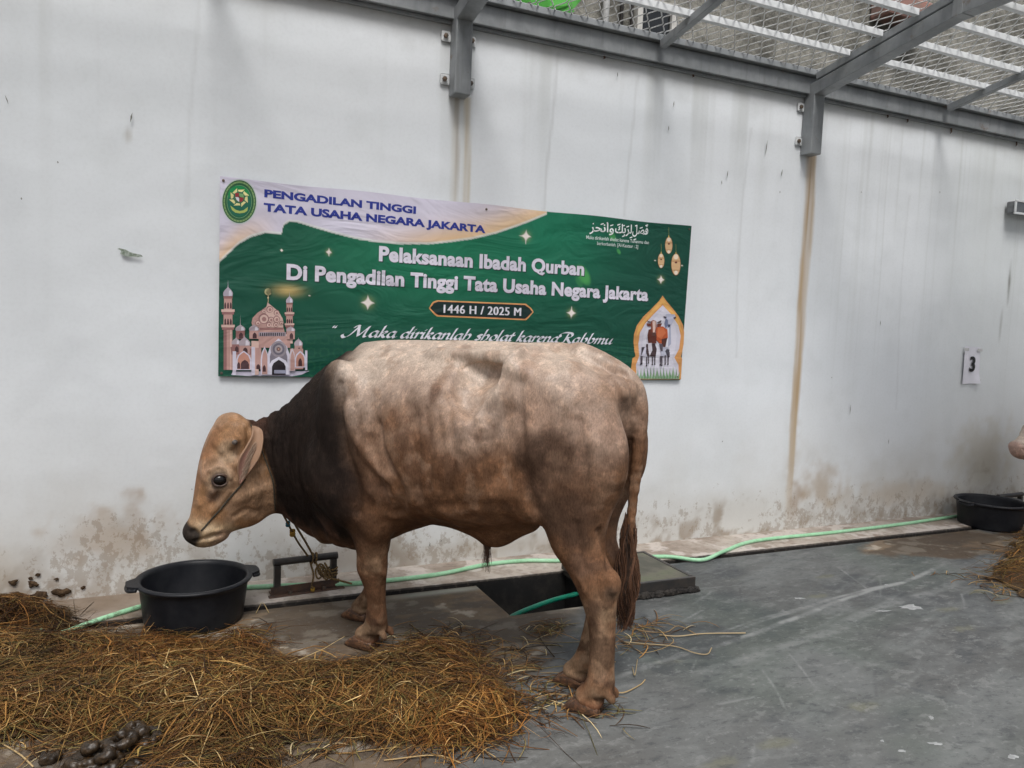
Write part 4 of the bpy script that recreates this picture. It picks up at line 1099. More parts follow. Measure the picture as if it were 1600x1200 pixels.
o = mesh_obj('tail_switch', V, F, M['hair'], bull, smooth=True); set_col(o, Cc); tag(o, 'tuft of long reddish brown hair at the end of the tail')
S0 = lp(762, 846)
def sroot(i):
    a = rng.random() * 6.283; l = .06 + .09 * rng.random(); us = np.linspace(0, 1, 6); r0 = .014 * math.sqrt(rng.random())
    P = np.stack([S0[0] + r0 * math.cos(a) + .022 * us * (rng.random() - .35) + .004 * np.sin(us * 8 + a), 0 * us + r0 * math.sin(a), S0[2] + .012 - l * us], 1); return b_world(P)
V, F, Cc = strands(sroot, 90, 6, .0014, lambda i: np.array([.13, .075, .05]) * (0.5 + rng.random()))
o = mesh_obj('sheath_hair', V, F, M['hair'], bull, smooth=True); set_col(o, Cc)
# ------------------------------------------------------------------ the printed banner
def lin(c, g=1.0):
    c = np.array(c, float) / 255.0
    return np.where(c <= 0.04045, c / 12.92, ((c + 0.055) / 1.055) ** 2.4) * g
def xz(px, py):
    p = at_wall(px, py, -0.02); return np.array([p[0], p[2]])
BTL, BTR, BBR, BBL = xz(344, 275), xz(1081, 353), xz(1063, 594), xz(341, 588)
def ban_y(X, Z):
    X = np.asarray(X, float); Z = np.asarray(Z, float)
    return -0.018 - 0.0007 * np.sin(X * 2.1 + 1 + Z)
def m_print():
    k = NT('printed_vinyl', 0.42, 0.35); n = k.noise(scale=7, detail=3)
    n2 = k.noise(k.scale(k.pos, (1.0, 1, 2.6), (0, 0, 0), (0, .35, 0)), 2.0, 3, .5, 1.2); k.bump(k.math('ADD', k.mul(n, .25), k.mul(n2, 2.0)), 0.36, 0.03); return k.out(k.attr('Col'))
M['print'] = m_print()
ban = tag(empty('banner', (float(BTL[0]), -0.02, float(BBL[1]))), 'long green and white printed banner with white lettering hung on the wall', 'banner')
# sheet
wave_px = [(342.7, 408.7), (350, 401.6), (372.5, 380), (392, 369), (415, 362.5), (440, 365), (443, 350.6), (452, 345), (466, 346.4), (488.6, 353.5), (522.6, 363.4), (556.6, 372), (585, 376.7), (627.5, 380.4), (670, 380.4), (700, 377.5), (737.5, 372.5), (775, 363.7), (812.5, 351), (840, 340), (855, 333.7)]
wave = np.array([xz(*p) for p in wave_px])
NU, NV = 640, 230
uu, vv = np.meshgrid(np.linspace(0, 1, NU), np.linspace(0, 1, NV), indexing='ij'); uu = uu.ravel(); vv = vv.ravel()
sag = -0.006 * np.sin(uu * math.pi * 4) ** 2
P2 = ((BTL * (1 - uu)[:, None] + BTR * uu[:, None]) * (1 - vv)[:, None] + (BBL * (1 - uu)[:, None] + BBR * uu[:, None]) * vv[:, None])
P2[:, 1] += sag * (1 - vv)
SX, SZ = P2.T
def sheet_cols(X, Z):
    N = len(X)
    def pxd(px, py):
        c = xz(px, py); return X - c[0], Z - c[1]
    c = np.tile(lin((20, 78, 62)), (N, 1))
    def mixc(c, m, col): return c * (1 - m[:, None]) + np.asarray(col) * m[:, None]
    dx, dz = pxd(690, 400); g = np.exp(-(dx / .75) ** 2 - (dz / .32) ** 2); c = mixc(c, .9 * g, lin((30, 122, 88)))
    dx, dz = pxd(850, 350); c = mixc(c, .7 * np.exp(-(dx / .45) ** 2 - (dz / .3) ** 2), lin((30, 128, 95)))
    dx, dz = pxd(1060, 480); c = mixc(c, .5 * np.exp(-(dx / .4) ** 2 - (dz / .8) ** 2), lin((22, 70, 60)))
    # faint star lattice low down
    a = .075
    def lat(X, Z):
        u, v = X / a, Z / a; fu, fv = u - np.round(u), v - np.round(v)
        return np.minimum(np.abs(np.maximum(np.abs(fu), np.abs(fv)) - .30), np.abs((np.abs(fu) + np.abs(fv)) - .42))
    w = sst(1.55, 1.2, Z); c = mixc(c, .22 * w * sst(.05, .02, lat(X, Z)), lin((60, 120, 80)))
    # blurred leaves
    for px, py, r, f in ((912, 430, .055, .75), (905, 440, .03, .3), (967, 393, .016, .6), (957, 369, .03, .6), (445, 560, .05, .25)):
        dx, dz = pxd(px, py); d = np.sqrt((dx * 1.0 + dz * .45) ** 2 / r ** 2 + (dz) ** 2 / (r * 1.35) ** 2); c = mixc(c, f * sst(1.05, .5, d), lin((85, 172, 92)))
    dx, dz = pxd(450, 454); c = mixc(c, .8 * np.exp(-(dx / .07) ** 2 - (dz / .028) ** 2), lin((215, 185, 120)))
    # sparkles
    for px, py, s in ((575, 473, .060), (514, 394, .030), (822, 369, .055), (893, 489, .050), (1033, 437, .045), (440, 391, .012), (484, 462, .008), (1066, 415, .012), (1024, 407, .010)):
        dx, dz = pxd(px, py); dx, dz = np.abs(dx) / s, np.abs(dz) / s
        gl = np.exp(-((dx ** 2 + dz ** 2) / .25)); c = mixc(c, .45 * gl, lin((190, 190, 120)))
        st = np.clip(1 - (np.sqrt(dx) + np.sqrt(dz)) ** 2 * .95, 0, 1); c = mixc(c, sst(0, .35, st), lin((238, 228, 222)))
    # white head of the banner
    zb = np.interp(X, wave[:, 0], wave[:, 1], right=9)
    up = (Z > zb) & (X < wave[-1, 0] + .0)
    h = Z - zb
    wc = np.tile(lin((213, 209, 226)), (N, 1))
    orange = np.exp(-(np.maximum(h, 0) / .085) ** 2) * (0.9 * sst(.9, 1.6, X) + .75 * sst(.62, .30, X))
    wc = mixc(wc, orange, lin((229, 189, 135))); wc = mixc(wc, .55 * np.exp(-(np.maximum(h, 0) / .16) ** 2) * sst(1.2, 2.0, X), lin((231, 200, 165)))
    line = sst(.012, .004, np.abs(h)) * .7
    c = np.where(up[:, None], wc, c); c = mixc(c, line * (X < wave[-1, 0]) * (h > -.006), lin((224, 226, 222)))
    wk = fbm(np.stack([X * 6, X * 0, Z * 14], -1), 61, 3); c = c * (0.94 + .12 * wk)[:, None]
    return c
I0 = (np.arange(NU - 1)[:, None] * NV + np.arange(NV - 1)[None]).ravel()
sheet = mesh_obj('sheet', np.stack([SX, ban_y(SX, SZ), SZ], 1), np.stack([I0, I0 + 1, I0 + NV + 1, I0 + NV], 1), M['print'], ban, smooth=True)
set_col(sheet, sheet_cols(SX, SZ))

class Art:
    """flat printed shapes: polygons given in banner metres, one colour each, stacked in print order"""
    def __init__(s): s.V, s.F, s.C = [], [], []; s.n = 0
    def poly(s, pts, col, layer=None, ok_lin=False):
        b = len(s.V); L = 0.0010 + 0.00007 * (s.n if layer is None else layer); s.n += 1
        for p in pts: s.V.append((p[0], float(ban_y(p[0], p[1])) - L, p[1]))
        s.F.append(tuple(range(b, b + len(pts)))); s.C += [col if ok_lin else lin(col)] * len(pts)
    def tri(s, V, F, col, layer=0):
        b = len(s.V); L = 0.0010 + 0.00007 * layer
        for p in V: s.V.append((p[0], float(ban_y(p[0], p[1])) - L, p[1]))
        s.F += [tuple(i + b for i in f) for f in F]; s.C += [lin(col)] * len(V)
    def build(s, name, label=None):
        bm = bmesh.new(); vs = [bm.verts.new(v) for v in s.V]
        for f in s.F:
            try: bm.faces.new([vs[i] for i in f])
            except ValueError: pass
        bmesh.ops.triangulate(bm, faces=[f for f in bm.faces if len(f.verts) > 4], ngon_method='EAR_CLIP')
        o = bm_obj(name, bm, M['print'], ban); set_col(o, np.array(s.C))
        if label: o['label'] = label
        return o
def text_geo(body, offset=0.0, spacing=1.0):
    cu = bpy.data.curves.new('lettering_curve', 'FONT'); cu.body = body; cu.offset = offset; cu.space_character = spacing; cu.fill_mode = 'FRONT'; cu.resolution_u = 4
    ob = bpy.data.objects.new('lettering_curve', cu); COL.objects.link(ob)
    dg = bpy.context.evaluated_depsgraph_get(); me = ob.evaluated_get(dg).to_mesh()
    V = np.array([v.co[:] for v in me.vertices]); F = [tuple(p.vertices) for p in me.polygons]
    ob.evaluated_get(dg).to_mesh_clear(); bpy.data.objects.remove(ob); bpy.data.curves.remove(cu)
    return V[:, :2], F
_h = text_geo('H')[0]; CAP = _h[:, 1].max()
def put_text(art, body, left, right, captop, col, offset=0.0, spacing=1.0, layer=0, shift=(0, 0), grow=0.0):
    V, F = text_geo(body, offset + grow, spacing)
    A, R_, T = xz(*left), xz(*right), xz(*captop)
    x0, x1 = V[:, 0].min() + grow, V[:, 0].max() - grow
    q = (V[:, 0] - x0) / (x1 - x0); hgt = (T[1] - A[1]) / (CAP + 2 * offset)
    X = A[0] + (R_[0] - A[0]) * q + shift[0]; Z = A[1] + (R_[1] - A[1]) * q + (V[:, 1] + offset) * hgt + shift[1]
    art.tri(np.stack([X, Z], 1), F, col, layer)
a = Art(); put_text(a, 'PENGADILAN TINGGI', (413, 308), (650, 334.2), (413, 295.4), (44, 58, 146), 0.046); put_text(a, 'TATA USAHA NEGARA JAKARTA', (412, 330), (758.7, 364.5), (412, 316.7), (44, 58, 146), 0.046)
a.build('heading_lettering', 'dark blue capitals PENGADILAN TINGGI TATA USAHA NEGARA JAKARTA')
a = Art()
for body, l, r, t in (('Pelaksanaan Ibadah Qurban', (592, 408), (912.5, 431), (592, 384)), ('Di Pengadilan Tinggi Tata Usaha Negara Jakarta', (447.6, 437), (1012.5, 470.7), (447.6, 412))):
    put_text(a, body, l, r, t, (38, 62, 62), 0.042, 1.04, 0, (0.004, -0.004), 0.012); put_text(a, body, l, r, t, (222, 218, 232), 0.042, 1.04, 5)
a.build('title_lettering', 'bold white two line title beginning Pelaksanaan Ibadah Qurban')
# date plate
a = Art()
def inset(P, c, s): return [tuple(np.array(c) + (np.array(p) - np.array(c)) * np.array(s)) for p in P]
plate = [(670, 481.5), (675.5, 476), (676, 472), (683, 469), (822, 474.5), (825, 478), (830, 481), (834, 487.5), (829, 493), (826, 497), (822, 500.5), (683, 494.6), (678, 491), (675.5, 487)]
P = [xz(*p) for p in plate]; c = np.mean(P, 0)
a.poly(P, (222, 165, 105)); a.poly(inset(P, c, (.978, .86)), (205, 120, 90)); a.poly(inset(P, c, (.972, .82)), (24, 46, 44))

for dx_ in (-.0022, 0, .0022): put_text(a, '1446 H / 2025 M', (693.5, 489), (813.7, 493.5), (693.5, 476), (226, 224, 232), 0.0, 1.08, 6 + dx_ * 900, (dx_, 0))

a.build('date_plate', 'dark plate with orange rim reading 1446 H / 2025 M')
# small translation and the arabic line
a = Art(); put_text(a, 'Maka dirikanlah sholat karena Tuhanmu dan', (916, 373), (1014, 381.5), (916, 367.6), (215, 225, 222), 0.008); put_text(a, 'berkorbanlah. [Al-Kautsar : 2]', (933, 382.5), (997, 388), (933, 377.3), (215, 225, 222), 0.008)
L = 2
for body, x0, x1 in (('\uFEAE\uFEA4\uFEE7\uFE8D\uFEED', 921, 959), ('\uFEDA\uFE91\uFEAE\uFEDF', 961, 987), ('\uFEDE\uFEBC\uFED3', 988, 1012.5)):
    bl = lambda x: 361 + (x - 921) * .06
    hgt = 14.0
    V, F = text_geo(body, 0.014); A, R_ = xz(x0, bl(x0)), xz(x1, bl(x1)); q = (V[:, 0] - V[:, 0].min()) / np.ptp(V[:, 0])
    sc = (xz(x0, bl(x0) - hgt)[1] - A[1]) / 0.72
    a.tri(np.stack([A[0] + (R_[0] - A[0]) * q, A[1] + (R_[1] - A[1]) * q + V[:, 1] * sc], 1), F, (236, 240, 240), L)
def dash(cx, cy, l, slope=.35, w=.0035):
    c = xz(cx, cy); a.poly([(c[0] - l, c[1] - l * slope - w), (c[0] + l, c[1] + l * slope - w), (c[0] + l, c[1] + l * slope + w), (c[0] - l, c[1] - l * slope + w)], (236, 240, 240))
for cx, cy, l in ((941, 350, .011), (956, 352, .011), (967, 351, .011), (981, 354, .010), (975, 352.5, .006), (994, 352.5, .008), (1002, 356, .011), (1010.5, 352, .010), (986, 371, .010), (974, 369, .009), (992, 374, .010), (949, 348, .005), (927, 349.5, .004)): dash(cx, cy, l)
a.build('verse_lettering', 'small white arabic verse with two lines of translation below it')
# calligraphic line, drawn with a broad nib
GL = {'a': ([[(.78, .88), (.45, 1.0), (.14, .62), (.12, .2), (.35, 0), (.62, .25), (.8, .95)], [(.8, .95), (.72, .25), (.85, 0), (1.06, .18)]], .98),
      'd': ([[(.78, .88), (.45, 1.0), (.14, .62), (.12, .2), (.35, 0), (.62, .25), (.8, .8)], [(.95, 1.9), (.8, .9), (.72, .25), (.85, 0), (1.06, .18)]], .98),
      'b': ([[(.3, 1.9), (.15, .5), (.25, .05), (.6, .1), (.8, .55), (.62, .98), (.22, .72)]], .95),
      'i': ([[(.02, .75), (.22, 1), (.17, .25), (.3, 0), (.5, .18)], [(.27, 1.38), (.33, 1.48)]], .48),
      'r': ([[(.02, .75), (.22, 1), (.14, 0)], [(.17, .55), (.45, .98), (.68, .88)]], .66),
      'k': ([[(.3, 1.9), (.1, 0)], [(.14, .5), (.5, 1.0), (.72, .8), (.3, .5)], [(.3, .5), (.5, .12), (.68, 0), (.88, .18)]], .86),
      'n': ([[(.02, .75), (.2, 1), (.12, 0)], [(.16, .55), (.5, 1), (.72, .8), (.65, .2), (.8, 0), (1.0, .2)]], .97),
      'm': ([[(.02, .75), (.2, 1), (.12, 0)], [(.16, .55), (.48, 1), (.66, .8), (.58, 0)], [(.62, .55), (.95, 1), (1.15, .8), (1.08, .2), (1.22, 0), (1.42, .2)]], 1.4),
      'l': ([[(.33, 1.9), (.14, .3), (.26, 0), (.46, .18)]], .45), 'h': ([[(.3, 1.9), (.1, 0)], [(.15, .55), (.5, 1), (.76, .72), (.62, .12), (.38, -.05)]], .93),
      's': ([[(.66, .85), (.42, 1), (.22, .8), (.52, .4), (.42, .03), (.06, .12)]], .7), 'o': ([[(.5, 1), (.14, .6), (.17, .12), (.46, 0), (.78, .42), (.7, .9), (.45, 1)]], .87),
      't': ([[(.36, 1.5), (.16, .3), (.28, 0), (.5, .18)], [(0, 1), (.56, 1.02)]], .5), 'e': ([[(.14, .45), (.6, .68), (.52, .98), (.26, .88), (.12, .4), (.26, .03), (.52, 0), (.78, .26)]], .76),
      'u': ([[(.02, .75), (.2, 1), (.15, .3), (.35, 0), (.64, .3), (.82, 1)], [(.82, 1), (.73, .25), (.86, 0), (1.06, .18)]], 1.0),
      'M': ([[(-.75, .5), (-1.0, .2), (-.7, -.2), (-.2, .3), (.35, 1.75)], [(.3, 1.72), (.62, .1)], [(.62, .1), (1.4, 1.75)], [(1.36, 1.72), (1.2, .25), (1.38, 0), (1.62, .2)], [(-.1, 1.45), (.1, 1.8), (.36, 1.75)]], 1.7),
      'R': ([[(-.45, 1.05), (-.6, 1.5), (-.1, 1.85), (.7, 1.8), (1.0, 1.4), (.75, 1.0), (.3, .92)], [(.42, 1.7), (.2, .15), (-.1, 0)], [(.4, .95), (.85, .2), (1.1, 0), (1.38, .2)]], 1.3),
      '"': ([[(.15, 1.75), (.05, 1.5), (.12, 1.42)], [(.45, 1.75), (.35, 1.5), (.42, 1.42)]], 1.5), ' ': ([], .5)}
def script_line(art, text, left, right, xh_px, col):
    A, R_ = xz(*left), xz(*right); H = xz(left[0], left[1] - xh_px)[1] - A[1]
    adv = sum(GL[ch][1] for ch in text); W = (R_[0] - A[0]) / adv
    x = 0; nib = np.array([math.cos(.62), math.sin(.62)]) * 0.5
    for ch in text:
        st, ad = GL[ch]
        for s_ in st:
            Q = spline(s_, 6) if len(s_) > 2 else np.array(s_); Q = Q + np.array([x, 0]); Q[:, 0] += Q[:, 1] * .28
            w = .33
            V = []
            for q in Q:
                for sg in (-1, 1):
                    p = q + nib * w * sg; V.append((A[0] + p[0] * W, A[1] + (R_[1] - A[1]) * p[0] / adv + p[1] * H))
            thin = .07
            V2 = [(v[0] + thin * W * .5, v[1] + thin * H) for v in V]
            F = [(2 * i, 2 * i + 1, 2 * i + 3, 2 * i + 2) for i in range(len(Q) - 1)]
            art.tri(V, F, col, 1); art.tri(V2, F, col, 0)
        x += ad
a = Art(); script_line(a, '"', (515, 523.5), (532, 525), 8.5, (225, 224, 234)); script_line(a, 'Maka dirikanlah sholat karena Rabbmu', (549, 526), (955, 538), 9.6, (225, 224, 234))
a.build('script_lettering', 'white flowing script beginning Maka dirikanlah sholat')
# emblem
def ellp(cx, cy, rx, ry, n=40, a0=0, a1=2 * math.pi): return [(cx + rx * math.cos(t), cy + ry * math.sin(t)) for t in np.linspace(a0, a1, n, endpoint=abs(a1 - a0) < 6.2)]
EZ = lambda x, y: xz(340 + x / 13.33, 270 + y / 13.33)
def epx(cx, cy, rx, ry, **k): return [EZ(*p) for p in ellp(cx, cy, rx, ry, **k)]
a = Art()
a.poly(epx(455, 600, 372, 470), (198, 208, 205)); a.poly(epx(452, 600, 352, 448), (45, 92, 58)); a.poly(epx(452, 600, 330, 425), (128, 160, 105)); a.poly(epx(452, 600, 300, 390), (42, 95, 62))
a.poly(epx(452, 600, 262, 345), (120, 160, 120)); a.poly(epx(452, 600, 252, 335), (30, 100, 70)); a.poly(epx(440, 480, 225, 215), (20, 135, 75)); a.poly(epx(450, 640, 245, 255), (32, 104, 84))
for i in range(30):                                          # ring lettering, too fine to read
    t = 0.25 + i * (2 * math.pi - .5) / 30 - math.pi / 2
    cx, cy = 452 + 316 * math.cos(t), 600 + 408 * math.sin(t); a.poly([EZ(cx - 7, cy - 9), EZ(cx + 7, cy - 9), EZ(cx + 7, cy + 9), EZ(cx - 7, cy + 9)], (60, 100, 62), 9)
for i in range(8):                                           # eight golden flames round the shield
    t = i * math.pi / 4 + .2; t2 = t + .38; t0 = t - .30
    c0 = (450 + 125 * math.cos(t0), 515 + 125 * math.sin(t0)); c1 = (450 + 125 * math.cos(t + .25), 515 + 125 * math.sin(t + .25)); tip = (450 + 215 * math.cos(t2), 515 + 200 * math.sin(t2)); md = (450 + 175 * math.cos(t0 - .05), 515 + 165 * math.sin(t0 - .05))
    a.poly([EZ(*c0), EZ(*md), EZ(*tip), EZ(*c1)], (222, 216, 150), 10)
a.poly(epx(450, 515, 105, 108), (70, 110, 70), 11)
sh = lambda P, c: a.poly([EZ(*p) for p in P], c, 12)
sh([(365, 420), (445, 420), (450, 505), (370, 500)], (150, 50, 58)); sh([(455, 505), (545, 520), (520, 590), (458, 615)], (150, 48, 58)); sh([(370, 505), (448, 508), (450, 608), (400, 570)], (215, 215, 222)); sh([(450, 430), (540, 440), (545, 515), (455, 500)], (120, 165, 110)); sh([(430, 490), (475, 490), (475, 525), (430, 525)], (60, 30, 34))
rib = [(265, 680), (310, 715), (380, 770), (460, 795), (540, 780), (630, 710), (620, 790), (560, 830), (460, 845), (370, 830), (300, 775)]
a.poly([EZ(*p) for p in rib], (176, 192, 105), 12)
a.build('emblem', 'oval green crest with golden flames round a red and white shield')
# mosque picture
MZ = lambda x, y: xz(340 + x / 7.5, 430 + y / 7.5)
a = Art()
def mp(P, c): a.poly([MZ(*p) for p in P], c)
def rect(x0, y0, x1, y1, c): mp([(x0, y0), (x1, y0), (x1, y1), (x0, y1)], c)
def onion(cx, yb, w, h, tip, c, hl=None):
    L_ = [(-.92, 0), (-1.0, .22), (-.93, .45), (-.62, .70), (-.28, .86), (-.06, 1.0)]
    P = [(cx + x * w, yb - y * h) for x, y in L_] + [(cx, yb - h - tip)] + [(cx - x * w, yb - y * h) for x, y in L_[::-1]]; mp(P, c)
    if hl: mp([(cx + .15 * w, yb - .02 * h), (cx + .75 * w, yb - .05 * h), (cx + .8 * w, yb - .3 * h), (cx + .5 * w, yb - .66 * h), (cx + .2 * w, yb - .6 * h)], hl)
def arch(cx, yb, w, h, c):
    P = [(cx - w, yb), (cx - w, yb - h * .55), (cx - w * .75, yb - h * .78), (cx - w * .3, yb - h * .92), (cx, yb - h), (cx + w * .3, yb - h * .92), (cx + w * .75, yb - h * .78), (cx + w, yb - h * .55), (cx + w, yb)]; mp(P, c)
tan, pink, dkb, whi, mau = (188, 150, 143), (214, 182, 172), (78, 54, 58), (208, 204, 220), (150, 108, 106)
mp([(160, 1168), (175, 1130), (1000, 1130), (1080, 1122), (985, 1165), (870, 1186), (350, 1182)], (196, 192, 210))
for cx, s, y0, yt in ((122, 1.0, 1110, 0), (842, .72, 760, 110)):                   # two minarets
    f = lambda y: yt + (y) * s + (130 * (1 - s)) * 1.0
    w = 52 * s
    rect(cx - w, f(640), cx + w, y0, tan); rect(cx - w, f(640), cx - w * .3, y0, mau); rect(cx + w * .5, f(640), cx + w * .8, y0, pink)
    rect(cx - w, f(440), cx + w, f(590), tan); rect(cx - w * .9, f(270), cx + w * .9, f(400), tan); rect(cx - w, f(240), cx + w, f(275), mau)
    for yy in (420, 600): rect(cx - w * 1.5, f(yy - 20), cx + w * 1.5, f(yy + 10), pink); rect(cx - w * 1.35, f(yy + 10), cx + w * 1.35, f(yy + 40), mau)
    for yy in (310, 500):
        for k_ in (-.62, 0, .62): arch(cx + k_ * w, f(yy + 80), w * .2, 75 * s, dkb)
    onion(cx, f(245), w * 1.1, 105 * s, 90 * s, (186, 178, 192), (222, 220, 232))
rect(480, 690, 880, 800, pink); rect(480, 715, 850, 850, tan); mp([(480, 600), (770, 610), (800, 720), (480, 715)], tan); rect(490, 620, 770, 640, mau); rect(480, 668, 800, 715, (160, 150, 160))
for i in range(12): rect(495 + i * 25, 675, 507 + i * 25, 712, (62, 56, 62))
onion(585, 610, 188, 245, 55, tan, None)
mp([(585, 318), (640, 365), (720, 430), (765, 520), (770, 612), (600, 605), (560, 420)], (208, 178, 168))
for cx, cy, r in ((540, 510, 62), (625, 520, 34), (690, 515, 40), (610, 400, 40), (690, 440, 34), (600, 580, 32), (680, 580, 30), (745, 560, 24), (470, 560, 30), (540, 420, 26)):
    a.poly([MZ(*p) for p in ellp(cx, cy, r, r, 18)], (150, 112, 112)); a.poly([MZ(*p) for p in ellp(cx + 2, cy + 3, r * .78, r * .8, 18)], (214, 184, 174)); a.poly([MZ(*p) for p in ellp(cx + 4, cy + 5, r * .42, r * .45, 14)], (165, 125, 122))
P = ellp(590, 195, 42, 42, 20, .55, 5.6); mp(P + ellp(602, 195, 34, 36, 20, 5.4, .75), (176, 172, 130)); rect(587, 235, 596, 320, (190, 175, 140)); a.poly([MZ(*p) for p in ellp(591, 265, 11, 11, 12)], (205, 190, 150))
rect(160, 830, 400, 1110, tan); mp([(150, 840), (400, 860), (400, 930), (160, 930)], mau)
for cx, yb, w, h, t in ((265, 650, 58, 70, 120), (215, 810, 52, 75, 20), (315, 825, 68, 100, 20), (425, 650, 60, 70, 70), (855, 655, 52, 55, 30), (945, 825, 50, 80, 20)): rect(cx - w * .9, yb - 5, cx + w * .9, yb + 95, mau if cx < 300 else tan); onion(cx, yb, w, h, t, (172, 160, 168), (212, 206, 216)); arch(cx + 8, yb + 90, w * .4, 70, dkb)
rect(395, 770, 480, 1165, pink); rect(395, 840, 435, 1170, whi); rect(440, 850, 510, 1100, tan); arch(475, 1100, 22, 60, dkb)
arch(305, 1110, 88, 225, whi); arch(305, 1100, 72, 200, (192, 140, 124)); arch(318, 1100, 48, 110, dkb); arch(245, 1095, 18, 80, dkb); rect(175, 890, 215, 1170, whi)
arch(548, 1165, 45, 330, whi); arch(552, 1160, 34, 300, tan); arch(545, 1130, 18, 80, dkb)
arch(712, 1165, 130, 425, whi); arch(712, 1160, 102, 380, (128, 122, 134))
for r, c in ((95, (150, 142, 150)), (70, (110, 106, 120)), (46, (165, 155, 158)), (24, (110, 84, 84)), (10, (190, 150, 130))): a.poly([MZ(*p) for p in ellp(712, 865, r, r, 20)], c)
arch(715, 1165, 112, 210, (214, 212, 226)); arch(715, 1165, 80, 175, (40, 34, 40)); rect(660, 1110, 800, 1150, (150, 152, 172))
rect(845, 860, 900, 1120, tan); arch(862, 1120, 18, 80, dkb); arch(870, 1120, 36, 270, (206, 196, 204)); arch(874, 1115, 24, 230, tan); rect(900, 860, 1000, 1100, tan); arch(965, 1080, 62, 195, whi); arch(965, 1070, 48, 165, (188, 138, 122)); arch(965, 1065, 22, 95, dkb); rect(1022, 880, 1048, 1110, whi)
a.build('mosque_print', 'printed picture of a pink domed mosque with two minarets')
# lanterns
LZ = lambda x, y: xz(900 + x / 8.42, 330 + y / 8.42)
a = Art()
for cx, cy, rx, ry in ((1222, 450, 46, 108), (1120, 652, 41, 95), (1314, 700, 58, 140)):
    a.poly([LZ(cx - 2, cy - ry - 130), LZ(cx + 2, cy - ry - 130), LZ(cx + 4, cy - ry), LZ(cx, cy - ry)], (150, 150, 90))
    a.poly([LZ(*p) for p in ellp(cx, cy, rx * 1.12, ry * 1.06, 24)], (120, 92, 62)); a.poly([LZ(*p) for p in ellp(cx, cy, rx, ry, 24)], (222, 184, 140))
    a.poly([LZ(*p) for p in ellp(cx, cy - ry * .72, rx * .5, ry * .26, 16)], (236, 218, 196)); a.poly([LZ(*p) for p in ellp(cx, cy + ry * .78, rx * .42, ry * .2, 16)], (240, 226, 210))
    for d in (-.42, -.30, .52): a.poly([LZ(cx - rx * .92, cy + ry * d), LZ(cx + rx * .92, cy + ry * d), LZ(cx + rx * .92, cy + ry * (d + .045)), LZ(cx - rx * .92, cy + ry * (d + .045))], (165, 110, 70))
    a.poly([LZ(*p) for p in ellp(cx, cy - ry * .18, rx * .32, ry * .09, 14)], (110, 62, 52)); a.poly([LZ(cx - 4, cy - ry - 25), LZ(cx + 4, cy - ry - 25), LZ(cx + 10, cy - ry + 6), LZ(cx - 10, cy - ry + 6)], (200, 170, 100))
a.build('lantern_print', 'three printed golden lanterns hanging on threads')
# arch panel with cattle and goats
CZ = lambda x, y: xz(980 + x / 8.0, 450 + y / 8.0)
a = Art()
def cp(P, c): a.poly([CZ(*p) for p in P], c)
cp([(443, 95), (490, 160), (560, 245), (640, 345), (700, 465), (713, 560), (706, 700), (690, 790), (672, 855), (688, 885), (672, 1143), (50, 1140), (50, 1000), (65, 880), (105, 852), (90, 780), (80, 680), (85, 580), (120, 470), (200, 360), (300, 265), (400, 160)], (212, 152, 92))
cp([(443, 120), (640, 380), (690, 560), (600, 420), (443, 190), (300, 330), (180, 470), (110, 620), (140, 480), (300, 290)], (224, 172, 98))
cp([(445, 215), (560, 340), (640, 470), (670, 600), (650, 760), (590, 870), (640, 960), (650, 1138), (120, 1136), (110, 960), (150, 850), (140, 700), (160, 560), (230, 440), (330, 330)], (206, 203, 216))
cp([(445, 270), (540, 370), (600, 480), (620, 600), (600, 760), (560, 880), (600, 1000), (180, 1000), (200, 850), (190, 700), (210, 570), (270, 460), (350, 370)], (216, 214, 226))
gr = (126, 158, 124)
for i in range(46):
    x_ = 112 + i * 11.6; hh_ = 60 + 110 * ((i * 37) % 11) / 11; cp([(x_ - 14, 1134), (x_ + 12, 1134), (x_ + ((i * 53) % 31 - 15) * 1.6, 1134 - hh_)], [(126, 158, 124), (104, 142, 104), (150, 176, 146)][i % 3])
# pale cow behind
cp([(470, 400), (520, 390), (540, 480), (545, 700), (500, 740), (470, 600)], (172, 176, 198)); cp([(480, 325), (590, 330), (600, 360), (545, 480), (505, 480), (480, 380)], (190, 192, 212)); cp([(450, 350), (490, 360), (485, 385), (455, 372)], (80, 78, 92)); cp([(610, 355), (575, 368), (580, 390), (605, 378)], (72, 62, 70)); cp([(500, 455), (540, 455), (530, 488), (508, 488)], (70, 72, 90)); cp([(480, 380), (505, 400), (510, 470), (475, 500), (462, 440)], (120, 128, 158)); cp([(500, 500), (520, 500), (505, 740), (480, 740)], (222, 222, 232))
# brown cow
cp([(360, 490), (440, 480), (500, 520), (505, 620), (470, 700), (400, 690), (350, 640)], (188, 92, 56)); cp([(380, 500), (450, 500), (480, 560), (420, 640), (370, 600)], (206, 116, 76)); cp([(265, 520), (330, 500), (365, 600), (360, 690), (260, 690), (250, 590)], (98, 54, 46)); cp([(425, 640), (500, 620), (470, 740), (430, 730)], (84, 52, 48))
cp([(290, 420), (320, 400), (360, 415), (365, 480), (345, 590), (310, 590), (295, 500)], (136, 74, 56)); cp([(312, 410), (352, 415), (350, 500), (340, 560), (318, 560)], (218, 190, 182)); cp([(305, 555), (352, 555), (345, 600), (312, 600)], (92, 66, 62)); cp([(235, 440), (290, 445), (292, 480), (255, 478)], (112, 60, 50)); cp([(370, 450), (432, 440), (415, 480), (372, 490)], (112, 60, 50)); cp([(245, 395), (260, 415), (300, 420), (300, 432), (255, 430)], (96, 84, 84)); cp([(425, 400), (405, 425), (370, 428), (370, 438), (415, 436)], (96, 84, 84))
